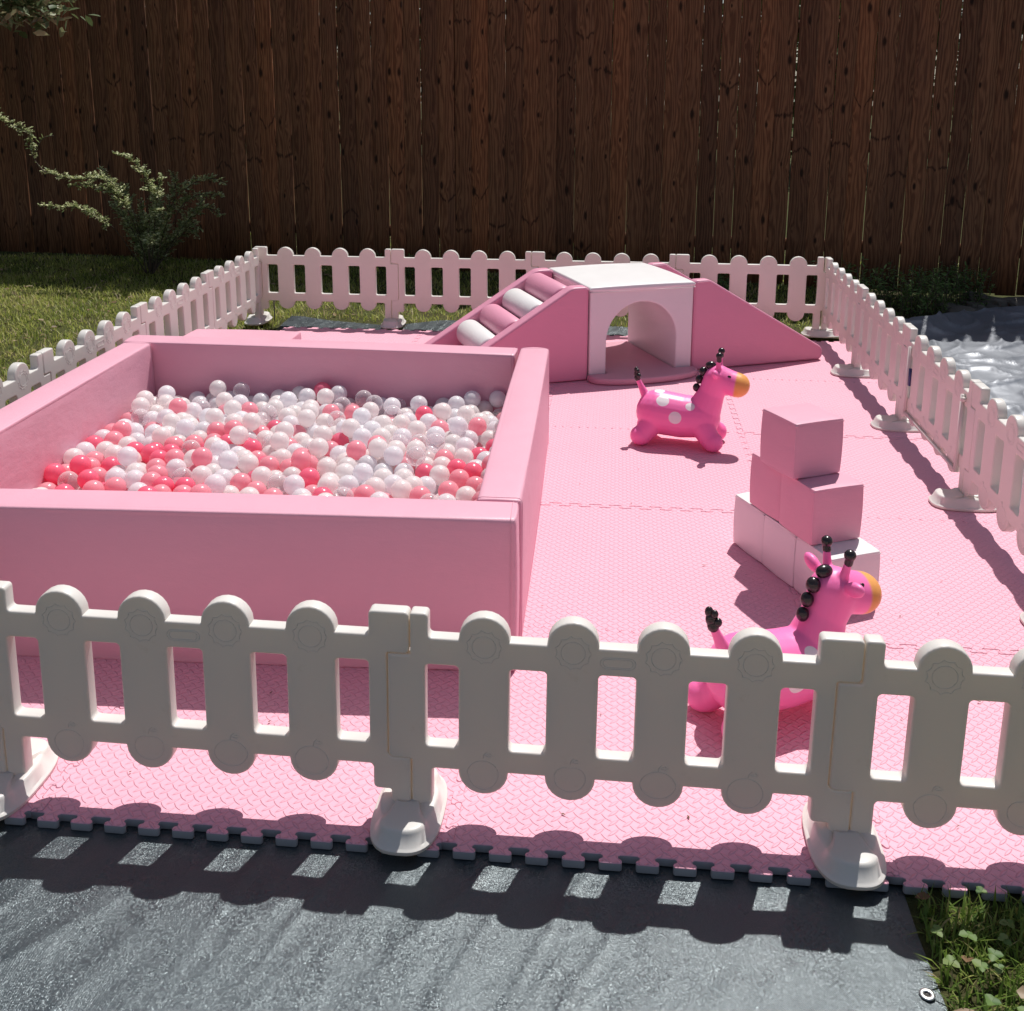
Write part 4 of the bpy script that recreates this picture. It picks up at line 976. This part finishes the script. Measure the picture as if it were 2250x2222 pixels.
# ------------------------------------------------------------------ hopper giraffes
def giraffe_body():
    bm = bmesh.new()
    def sph(c, r, sc=(1, 1, 1), rot=None):
        m = Matrix.Translation(c)
        if rot is not None: m = m @ rot
        m = m @ Matrix.Diagonal((r * sc[0], r * sc[1], r * sc[2], 1))
        bmesh.ops.create_icosphere(bm, subdivisions=3, radius=1, matrix=m)
    def cap(a, b, ra, rb, n=7, sy=1.0):
        a, b = Vector(a), Vector(b)
        for i in range(n):
            t = i / (n - 1); sph(a.lerp(b, t), ra + (rb - ra) * t, (1, sy, 1))
    cap((.058, 0, .123), (.150, 0, .114), .090, .087, 8, 1.0); cap((.150, 0, .114), (.222, 0, .116), .087, .082, 6, 1.0)
    cap((.236, 0, .140), (.262, 0, .215), .068, .053, 7); cap((.262, 0, .215), (.287, 0, .278), .051, .057, 6)
    cap((.287, 0, .278), (.330, 0, .268), .056, .050, 5); cap((.330, 0, .268), (.362, 0, .260), .050, .049, 4, 1.04)
    for s in (-1, 1):
        cap((.040, s * .042, .085), (.006, s * .070, .042), .047, .040, 6); sph((.000, s * .074, .041), .0405, (1.02, .95, 1))
        cap((.242, s * .042, .085), (.278, s * .066, .042), .047, .039, 6); sph((.284, s * .070, .041), .0405, (1.02, .95, 1))
        cap((.289, s * .028, .322), (.291, s * .037, .362), .0115, .0092, 6)
        ro = Matrix.Rotation(s * R(22), 4, 'X') @ Matrix.Rotation(R(-12), 4, 'Y')
        sph((.283, s * .074, .316), .030, (.46, 1.0, .62), ro); cap((.288, s * .040, .303), (.284, s * .062, .312), .013, .012, 4)
    cap((.004, 0, .185), (-.020, 0, .232), .0185, .0115, 7); cap((-.020, 0, .232), (-.030, 0, .252), .0115, .0105, 4)
    me = bpy.data.meshes.new('g'); bm.to_mesh(me); bm.free()
    o = bpy.data.objects.new('g', me); COL.objects.link(o)
    md = o.modifiers.new('r', 'REMESH'); md.mode = 'VOXEL'; md.voxel_size = .0034; md.use_smooth_shade = True
    sm_ = o.modifiers.new('s', 'SMOOTH'); sm_.factor = .5; sm_.iterations = 9
    out = bake(o); drop(o)
    zmin = min(v.co.z for v in out.vertices)
    out.transform(Matrix.Translation((0, 0, .0005 - zmin)))
    return shade(out)
gb = giraffe_body(); gb.materials.clear(); gb.materials.append(M_GIRAFFE)
def blob_mesh(lst):
    bm = bmesh.new()
    for c, r, sc in lst:
        bmesh.ops.create_uvsphere(bm, u_segments=18, v_segments=12, radius=1, matrix=Matrix.Translation(c) @ Matrix.Diagonal((r * sc[0], r * sc[1], r * sc[2], 1)))
    me = bpy.data.meshes.new('b'); bm.to_mesh(me); bm.free(); me.materials.append(M_BLACK)
    return shade(me)
def horn_tip(s):
    return blob_mesh([((.292, s * .040, .381), .0135, (1, 1, 1))] + [((.2915, s * (.0375 + .001 * i), .362 + .004 * i), .0098, (1, 1, 1)) for i in range(4)])
mane_me = blob_mesh([((.205, 0, .236), .0150, (1.0, .95, 1.15)), ((.2145, 0, .270), .0155, (1.0, .95, 1.15)), ((.2290, 0, .303), .0165, (1.05, 1.0, 1.15)), ((.257, 0, .331), .0165, (1.3, .9, .95))])
tuft_me = blob_mesh([((-.031, 0, .256), .0135, (1, 1, 1.15)), ((-.034, .004, .270), .0130, (1, 1, 1.3)), ((-.038, .008, .286), .0095, (1, 1, 1.3)), ((-.025, -.008, .266), .0095, (1, 1, 1.1)), ((-.031, -.003, .284), .0085, (1, 1, 1.2))])
eye_me = {s: blob_mesh([((.333, s * .0385, .300), .0060, (1.2, .5, 1))]) for s in (-1, 1)}
valve_me = blob_mesh([((.3245, -.066, .047), .006, (.35, 1.4, .8))])
def giraffe(x, y, yaw, label):
    t = thing('hopper_giraffe', label, 'toy giraffe', (x, y, 0), yaw, 'pink inflatable hopper giraffes')
    obj('body', gb, None, t); obj('mane', mane_me, None, t); obj('tail_tuft', tuft_me, None, t); obj('valve', valve_me, None, t)
    for s in (-1, 1):
        obj('horn', horn_tip(s), None, t); obj('eye', eye_me[s], None, t)
    return t
ax = math.atan2(-.19481554, .9808399); r0 = Vector((2.24305, -1.98779)) + .074 * Vector((-math.sin(ax), math.cos(ax)))
giraffe(r0.x, r0.y, ax, 'pink rubber giraffe hopper with white spots standing before the tunnel')
giraffe(2.3874, -3.858, .4846, 'pink rubber giraffe hopper half hidden behind the near picket fence')

# ------------------------------------------------------------------ wooden privacy fence
wf = thing('wooden_fence', 'tall dark brown board fence closing off the back of the yard', 'fence', (FA.x, FA.y, 0), math.atan2(FD.y, FD.x))
rs = random.Random(5)
V, F, L, A, AX = [], [], [], [], []
s = -3.4; nb = 0
while s < 11.2:
    w = rs.uniform(.129, .137); gap = rs.choice([.004, .0045, .005, .006]) if s < 3.9 else rs.choice([.001, .0015, .002, .002, .003, .0045] if s < 6.4 else [.0015, .003, .005, .0065]); lean = rs.gauss(0, .0024); d0 = rs.uniform(-.003, .003)
    th = .017; top = 2.85 + rs.uniform(-.012, .012); bot = -.075 + rs.uniform(-.01, .02); b = len(V)
    nz_ = 9; bow = rs.gauss(0, .0018)
    for i in range(nz_):
        t = i / (nz_ - 1); z = bot + (top - bot) * t; xo = lean * (z - 1.0) + bow * math.sin(math.pi * t); cw = w / 2
        if i == nz_ - 1: cw = w / 2 - .022
        cup = .0012
        for (xx, yy) in ((-cw, d0), (-cw + .002, d0 - .002), (0, d0 - .002 + cup), (cw - .002, d0 - .002), (cw, d0), (cw, d0 + th), (-cw, d0 + th)):
            V.append((s + w / 2 + xo + xx, yy, z)); A.append((nb * .61803) % 1.0); AX.append(xx / (w / 2))
    for i in range(nz_ - 1):
        for k in range(7):
            k2 = (k + 1) % 7; F += [b + i * 7 + k, b + i * 7 + k2, b + (i + 1) * 7 + k2, b + (i + 1) * 7 + k]; L.append(4)
    F += [b + (nz_ - 1) * 7 + k for k in range(7)]; L.append(7); F += [b + k for k in range(7)][::-1]; L.append(7)
    s += w + gap; nb += 1
bme = mesh_np('boards', V, F, L, False); fattr(bme, 'rnd', A); fattr(bme, 'across', AX)
obj('board_panel', bme, M_WOOD, wf)
for z in (.24, .98, 1.82):
    r_ = box_mesh(-3.4, 11.2, .0215, .059, z - .044, z + .044); fattr(r_, 'rnd', [.4] * 8); obj('rail', r_, M_WOOD, wf)
for k in range(6):
    q = -3.3 + 2.44 * k; r_ = box_mesh(q, q + .09, .0605, .150, -.1, 2.75); fattr(r_, 'rnd', [.2] * 8); obj('post', r_, M_WOOD, wf)
# ------------------------------------------------------------------ shrub
def catmull(pts, n):
    pts = [Vector(p) for p in pts]; out = []
    P_ = [pts[0]] + pts + [pts[-1]]
    for i in range(1, len(P_) - 2):
        for k in range(n):
            t = k / n; a, b, c, d = P_[i - 1], P_[i], P_[i + 1], P_[i + 2]
            out.append(.5 * ((2 * b) + (c - a) * t + (2 * a - 5 * b + 4 * c - d) * t * t + (3 * b - a - 3 * c + d) * t ** 3))
    out.append(pts[-1])
    return out
BR = {'b1': [[-1.5, 1.75, -.05], [-1.48, 1.48, .40], [-1.44, 1.2, .6], [-1.63, 1.2, .69], [-1.8, 1.2, .68]],
 'b2': [[-1.44, 1.2, .6], [-1.48, 1.2, .71], [-1.62, 1.2, .74], [-1.76, 1.2, .73], [-1.9, 1.2, .76], [-1.99, 1.2, .79]],
 'b2b': [[-1.99, 1.2, .79], [-2.05, 1.2, .87], [-2.08, 1.2, .96], [-2.11, 1.2, .98]], 'b2c': [[-2.04, 1.2, .92], [-1.97, 1.2, 1.02], [-1.89, 1.2, 1.04]],
 'b3': [[-1.53, 1.75, -.05], [-1.6, 1.48, .30], [-1.57, 1.2, .44], [-1.74, 1.2, .52], [-1.89, 1.2, .53], [-2.03, 1.2, .54]],
 'b4': [[-1.5, 1.75, -.05], [-1.35, 1.48, .45], [-1.21, 1.2, .7], [-1.28, 1.2, .83], [-1.35, 1.2, .9], [-1.44, 1.2, .91]],
 'b5': [[-1.5, 1.75, -.05], [-1.29, 1.48, .5], [-1.14, 1.2, .67], [-1.1, 1.2, .77]],
 'd1': [[-1.48, 1.75, -.05], [-1.29, 1.75, .49], [-1.12, 1.75, .65], [-.96, 1.75, .7], [-.86, 1.75, .67]],
 'd2': [[-1.48, 1.75, -.05], [-1.24, 1.75, .44], [-1.08, 1.75, .57], [-.89, 1.75, .57]], 'd3': [[-1.48, 1.75, -.05], [-1.2, 1.75, .34], [-1.03, 1.75, .47], [-.89, 1.75, .42]],
 'd4': [[-1.48, 1.75, -.05], [-1.26, 1.75, .23], [-1.11, 1.75, .34], [-1.11, 1.75, .25]], 'd5': [[-1.53, 1.75, -.05], [-1.61, 1.75, .48], [-1.76, 1.75, .65], [-1.84, 1.75, .76]],
 'd6': [[-1.48, 1.75, -.05], [-1.35, 1.75, .39], [-1.25, 1.75, .64], [-1.27, 1.75, .74]], 'd7': [[-1.48, 1.75, -.05], [-1.42, 1.7, .3], [-1.38, 1.65, .62]], 'd8': [[-1.48, 1.75, -.05], [-1.3, 1.6, .3], [-1.2, 1.5, .45]],
 'b6': [[-1.5, 1.75, -.05], [-1.36, 1.48, .40], [-1.13, 1.2, .52]], 'b7': [[-1.5, 1.75, -.05], [-1.38, 1.48, .22], [-1.22, 1.2, .29], [-1.17, 1.2, .34]],
 'v1': [[-2.9, 1.25, 1.42], [-2.34, 1.2, 1.18], [-2.22, 1.2, 1.13], [-2.07, 1.2, 1.06], [-2.07, 1.2, 1.02], [-2.04, 1.2, .92]]}
shr = thing('arching_shrub', 'wild shrub with long arching leafy shoots growing by the wooden fence', 'shrub', (-1.5, 1.75, -.06))
for k in range(16):                     # shaded inner stems behind the long shoots
    a = random.uniform(-.2, 3.3); l = random.uniform(.35, .62)
    dx, dy = math.cos(a) * l * .75, random.uniform(-.10, .28)
    BR['m%d' % k] = [[-1.48, 1.75, -.05], [-1.48 + dx * .45, 1.75 + dy * .5, l * .45], [-1.48 + dx, 1.75 + dy, l * random.uniform(.65, 1.05)]]
items, paths, twigs = [], [], []
def twig_leaves(a, d, n, sz):
    for q in range(n):
        f = (q + .6) / n
        for sd in (-1, 1):
            ax_ = d.cross(Vector((random.gauss(0, .25), random.gauss(0, .25), 1))).normalized() * sd
            dd = (ax_ + d * random.uniform(.3, .9) + Vector((0, 0, random.gauss(.1, .25)))).normalized(); l = sz * random.uniform(.7, 1.25) * (1.1 - .4 * f)
            items.append((a + d * f * d_len, dd, (random.gauss(0, .35), random.gauss(-.3, .35), 1), l, l * .50, random.random()))
for key, pl in BR.items():
    c = catmull(pl, 12); c = [p - Vector((-1.5, 1.75, -.06)) for p in c]; paths.append(c)
    n = len(c); big = key in ('b2b', 'b2c'); st0 = 0 if key in ('b2', 'b2b', 'b2c', 'v1') else (.22 if key[0] == 'm' else .34)
    acc = 0.0
    for i in range(int(n * st0), n - 1):
        t = c[i + 1] - c[i]; L_ = t.length
        if L_ < 1e-6: continue
        t.normalize()
        if key == 'v1' and i < 8: continue
        acc += L_
        while acc > (.026 if big else .0085):
            acc -= (.026 if big else .0085)
            side = Vector((random.gauss(0, 1), random.gauss(0, .8), random.gauss(.35, .7))); side -= t * side.dot(t)
            if side.length < .1: continue
            side.normalize(); base = c[i].lerp(c[i + 1], random.random())
            d_len = random.uniform(.028, .098) * (1.12 - .85 * i / n) * (1.25 if key[0] in 'dm' else 1)
            if big:
                l = random.uniform(.024, .042); items.append((base, side + t * .4, (random.gauss(0, .4), random.gauss(0, .4), 1), l, l * .55, random.random())); continue
            d = (side + t * random.uniform(.5, 1.3)).normalized()
            twigs.append([base, base + d * d_len])
            twig_leaves(base, d, max(2, int(d_len / .0115)), .0275)
obj('twigs', tubes_mesh(twigs, .0011, 3, False), M_BARK, shr)
obj('branches', tubes_mesh(paths, [.007, .006, .0055, .005, .0045, .004, .0035, .003], 5, False), M_BARK, shr)
obj('foliage', leaf_cards(items), M_LEAF, shr)

# ------------------------------------------------------------------ tree at the left whose bough hangs into the top corner
tr = thing('garden_tree', 'leafy tree left of the pen with a bough hanging into the top corner', 'tree', (-1.75, -3.75, -.05))
tp = [[(0, 0, 0), (.03, .02, .7), (-.02, .05, 1.4), (.04, .03, 2.1), (.1, .05, 2.9)]]
O_ = Vector((-1.75, -3.75, -.05))
bough = catmull([(-.02, .05, 1.75), (.7, .25, 2.05), (1.5, .35, 1.92), (2.1, .36, 1.74), (2.40, .36, 1.63)], 8)
obj('trunk', join([tubes_mesh(tp, [.11, .095, .08, .07, .05], 12, False), tubes_mesh([bough], [.035, .033, .03, .027, .024, .02, .016, .013, .011, .009, .008, .007, .006], 7, False),
    tubes_mesh([catmull([(0, .05, 1.6), (-.6, .5, 2.6), (-1.0, .9, 3.3)], 6), catmull([(.04, .03, 2.1), (-.4, -.7, 2.9), (-.7, -1.2, 3.4)], 6), catmull([(.1, .05, 2.7), (.3, .6, 3.2), (.2, 1.1, 3.7)], 6)], .035, 7, False)]), M_BARK, tr)
items = []
for i in range(1100):
    t = random.random() ** .75; p = Vector(bough[min(len(bough) - 1, int(len(bough) * (.78 + .22 * t)))])
    p = p + Vector((random.gauss(0, .050), random.gauss(0, .06), random.gauss(.012, .032)))
    if p.z < 1.565: p.z = 1.565 + random.random() * .05
    d = Vector((random.gauss(.4, .6), random.gauss(0, .7), random.gauss(-.1, .5))); l = random.uniform(.018, .038)
    items.append((p, d, (random.gauss(0, .4), random.gauss(0, .4), 1), l, l * .55, random.random()))
for i in range(9000):
    cl = random.choice([(-1.0, .9, 3.4, .75), (-.7, -1.2, 3.5, .75), (.1, 1.0, 3.8, .7), (-.3, 0, 3.9, .9), (-.9, .1, 3.2, .7), (.0, -.5, 3.4, .6)])
    v = Vector((random.gauss(0, 1), random.gauss(0, 1), random.gauss(0, .8))); v = v.normalized() * cl[3] * random.random() ** .4
    l = random.uniform(.05, .09)
    items.append((Vector(cl[:3]) + v, (random.gauss(0, 1), random.gauss(0, 1), random.gauss(-.3, .5)), (random.gauss(0, .6), random.gauss(0, .6), 1), l, l * .55, random.random()))
obj('foliage', leaf_cards(items), M_TREELEAF, tr)

occluder_tree = thing('garden_tree', 'unseen leafy tree added to shade the left end of the wooden fence', 'tree', (-4.9, 1.0, -.06))  # out-of-view tree, added to block skylight from the left-hand boards
obj('trunk', tubes_mesh([[(0, 0, 0), (.06, -.03, .8), (-.04, .03, 1.7), (.05, 0, 2.9)], catmull([(0, 0, 1.5), (.5, .3, 2.2), (.9, .4, 2.8)], 5), catmull([(0, 0, 1.6), (-.5, -.4, 2.4), (-.8, -.6, 3.0)], 5)], [.13, .11, .09, .06], 10, False), M_BARK, occluder_tree)
items = []
for i in range(12000):
    cl = random.choice([(.7, .2, 3.2, 1.1), (.1, -.6, 2.4, 1.1), (-.7, -.3, 3.4, 1.0), (.5, -.2, 4.0, 1.0), (.7, .5, 2.2, .8), (-.2, .5, 1.8, .8), (1.1, .5, 3.9, .9)])
    v = Vector((random.gauss(0, 1), random.gauss(0, 1), random.gauss(0, .85))); v = v.normalized() * cl[3] * random.random() ** .4
    l = random.uniform(.07, .13)
    items.append((Vector(cl[:3]) + v, (random.gauss(0, 1), random.gauss(0, 1), random.gauss(-.3, .5)), (random.gauss(0, .6), random.gauss(0, .6), 1), l, l * .55, random.random()))
obj('foliage', leaf_cards(items), M_TREELEAF, occluder_tree)

# ------------------------------------------------------------------ weeds and stones by the fence on the right
def weed(x, y, h, n, label, seed, spread=.16):
    q = random.Random(seed); o = thing('tall_weed', label, 'weed', (x, y, ground_h(x, y)))
    items, paths = [], []
    for k in range(n):
        a = q.uniform(0, 6.28); r = spread * math.sqrt(q.random()); hh = h * q.uniform(.5, 1); b = Vector((r * math.cos(a), r * math.sin(a), 0)); top = b + Vector((q.gauss(0, .22) * hh, q.gauss(0, .22) * hh, hh))
        md = b.lerp(top, .55) + Vector((0, 0, .08 * hh)); c = catmull([b, md, top], 6); paths.append(c)
        for i in range(2, len(c) - 1):
            for m_ in range(2):
                d = Vector((q.gauss(0, 1), q.gauss(0, 1), q.gauss(.3, .4))); l = q.uniform(.018, .05); items.append((c[i], d, (q.gauss(0, .4), q.gauss(0, .4), 1), l, l * .28, q.random()))
    obj('stems', tubes_mesh(paths, .0018, 4, False), M_BARK, o); obj('leaves', leaf_cards(items), M_CLOVER, o)
weed(4.13, 1.20, .34, 90, 'dense clump of tall green weeds behind the right picket fence', 1, .24)
weed(4.51, 1.50, .30, 60, 'tall weeds beside the stones at the foot of the wooden fence', 2, .2)
weed(3.75, 1.35, .30, 50, 'dark weeds behind the far right corner of the picket fence', 3, .2)
weed(5.15, 1.45, .26, 26, 'wiry dry weed among the stones at the right edge', 4, .12)
weed(1.75, 1.75, .22, 40, 'low leafy weed at the foot of the fence behind the steps', 6, .2)
weed(2.9, 1.6, .18, 30, 'low weed at the foot of the fence behind the ramp', 7, .2)
weed(.5, 2.0, .20, 30, 'small weed at the foot of the fence behind the far left panels', 8, .2)
def stone(x, y, sx, sy, sz, label, seed):
    bm = bmesh.new(); bmesh.ops.create_icosphere(bm, subdivisions=3, radius=1)
    for v in bm.verts:
        n_ = noise.noise(v.co * 1.5 + Vector((seed * 7.1, 0, 0))) * .35 + noise.noise(v.co * 4 + Vector((0, seed * 3.3, 0))) * .10
        v.co = Vector((max(-.8, min(.8, v.co.x)), max(-.8, min(.8, v.co.y)), max(-.7, min(.7, v.co.z)))) * (1 + n_)
        v.co.x *= sx; v.co.y *= sy; v.co.z *= sz
    me = bpy.data.meshes.new('stone'); bm.to_mesh(me); bm.free(); shade_by_angle(me, 30)
    o = obj('stone', me, M_STONE, None, (x, y, ground_h(x, y) + sz * .5), (random.uniform(-.1, .1), random.uniform(-.1, .1), random.uniform(0, 3)))
    tag(o, label, 'stone', 'flat stones along the foot of the wooden fence')
for i, a in enumerate([(4.70, 1.66, .16, .10, .05, 'flat grey stone leaning near the fence boards'), (4.76, 1.50, .13, .09, .06, 'upright brown stone in the middle of the stone row'), (4.45, 1.28, .15, .10, .05, 'flat stone next to the tall weed clump'), (4.98, 1.56, .17, .11, .05, 'broad flat stone near the right edge by the fence'),
                       (4.92, 1.38, .15, .10, .06, 'rounded stone just behind the silver tarp edge'), (5.24, 1.58, .16, .11, .06, 'large stone at the right end of the stone row'), (4.60, 1.40, .10, .08, .05, 'small stone between the weeds and the stone row')]):
    stone(*a[:5], a[5], i + 1)

# ------------------------------------------------------------------ neighbour's trees behind the board fence
def backtree(x, y, h, r, label, seed):
    q = random.Random(seed); o = thing('yard_tree', label, 'tree', (x, y, -.06))
    obj('trunk', tubes_mesh([[(0, 0, 0), (.05, 0, h * .3), (-.03, .04, h * .7)]], [.12, .09, .05], 9, False), M_BARK, o)
    items = []
    for k in range(4200):
        v = Vector((q.gauss(0, 1), q.gauss(0, 1), q.gauss(0, 1))).normalized() * r * q.random() ** .45
        c = q.choice([(0, 0, h * .62), (.3 * r, .1, h * .45), (-.35 * r, 0, h * .5), (0, .2, h * .3)])
        l = q.uniform(.18, .34); items.append((Vector(c) + Vector((v.x, v.y, v.z * .9)), (q.gauss(0, 1), q.gauss(0, 1), q.gauss(0, .6)), (q.gauss(0, .6), q.gauss(0, .6), 1), l, l * .6, q.random()))
    obj('crown', leaf_cards(items), M_FARLEAF, o)
for i, (x, y, h, r) in enumerate([(-6.5, 13.5, 6.2, 2.9), (-2.6, 14.5, 5.8, 2.7), (1.6, 15.0, 6.0, 2.9), (6.0, 14.0, 5.8, 2.8), (10.4, 13.0, 6.2, 2.9)]):
    backtree(x, y, h, r, ['bushy green tree beyond the fence at the far left', 'round green tree beyond the fence left of centre', 'green tree beyond the fence behind the tunnel', 'green tree beyond the fence right of the tunnel', 'bushy green tree beyond the fence at the far right'][i], i + 20)

# small debris on the mats
items = []
for x, y in [(2.86, -3.55), (2.98, -2.95), (2.92, -3.3), (2.42, -3.05), (1.35, -3.83), (1.38, -3.95), (2.2, -2.6), (2.75, -1.9), (3.0, -3.7), (1.15, -4.15), (2.05, -4.18), (2.3, -4.17)]:
    a = random.uniform(0, 6.28); items.append(((x, y, .0035), (math.cos(a), math.sin(a), 0), (0, 0, 1), random.uniform(.006, .014), .004, .1))
for k in range(46):
    x, y = random.uniform(1.95, 3.2), random.uniform(-4.25, -1.0); a = random.uniform(0, 6.28)
    items.append(((x, y, .0035), (math.cos(a), math.sin(a), 0), (0, 0, 1), random.uniform(.004, .012), .002, random.random() * .4))
tag(obj('debris', leaf_cards(items), M_LITTER), 'tiny bits of dry leaf lying on the pink mats', 'debris', kind='stuff')

# ------------------------------------------------------------------ camera, sun, sky
cam = bpy.data.cameras.new('camera'); co = bpy.data.objects.new('camera', cam); COL.objects.link(co)
yaw, pitch, roll = .1011, -.2164, .0028
fw = Vector((-math.sin(yaw) * math.cos(pitch), math.cos(yaw) * math.cos(pitch), math.sin(pitch)))
rt = Vector((math.cos(yaw), math.sin(yaw), 0)); up = rt.cross(fw)
r2 = rt * math.cos(roll) + up * math.sin(roll); u2 = up * math.cos(roll) - rt * math.sin(roll)
co.matrix_world = Matrix(((r2.x, u2.x, -fw.x, 2.132), (r2.y, u2.y, -fw.y, -5.971), (r2.z, u2.z, -fw.z, 1.3994), (0, 0, 0, 1)))
cam.sensor_fit = 'HORIZONTAL'; cam.sensor_width = 36; cam.lens = 36 * 2290.66 / 2250; cam.shift_y = -(1111 - 691.64) / 2250
cam.clip_start = .05; cam.clip_end = 300
S.camera = co

EL, AZ = R(62.0), R(19.0)          # azimuth from +Y towards +X
sun = bpy.data.lights.new('sun', 'SUN'); sun.energy = 4.9; sun.angle = R(.53); sun.color = (1.0, .965, .91)
so = bpy.data.objects.new('sun', sun); COL.objects.link(so); so.location = (3, 6, 9)
sd = Vector((math.sin(AZ) * math.cos(EL), math.cos(AZ) * math.cos(EL), math.sin(EL)))
so.rotation_euler = sd.to_track_quat('Z', 'Y').to_euler()
w = bpy.data.worlds.new('World'); S.world = w; w.use_nodes = True
nt = w.node_tree; sky = nt.nodes.new('ShaderNodeTexSky'); sky.sky_type = 'NISHITA'; sky.sun_disc = False
sky.sun_elevation = EL; sky.sun_rotation = AZ; sky.air_density = 1.0; sky.dust_density = 1.2; sky.ozone_density = 1.0
bg = nt.nodes['Background']; hs_ = nt.nodes.new('ShaderNodeHueSaturation'); hs_.inputs['Saturation'].default_value = .78; nt.links.new(sky.outputs[0], hs_.inputs['Color']); nt.links.new(hs_.outputs[0], bg.inputs[0]); bg.inputs[1].default_value = .082
S.view_settings.view_transform = 'Standard'; S.view_settings.look = 'None'; S.view_settings.gamma = 1; S.view_settings.exposure = 0
S.cycles.max_bounces = 10; S.cycles.diffuse_bounces = 7; S.cycles.glossy_bounces = 3; S.cycles.transmission_bounces = 6; S.cycles.transparent_max_bounces = 12
S.cycles.caustics_reflective = False; S.cycles.caustics_refractive = False
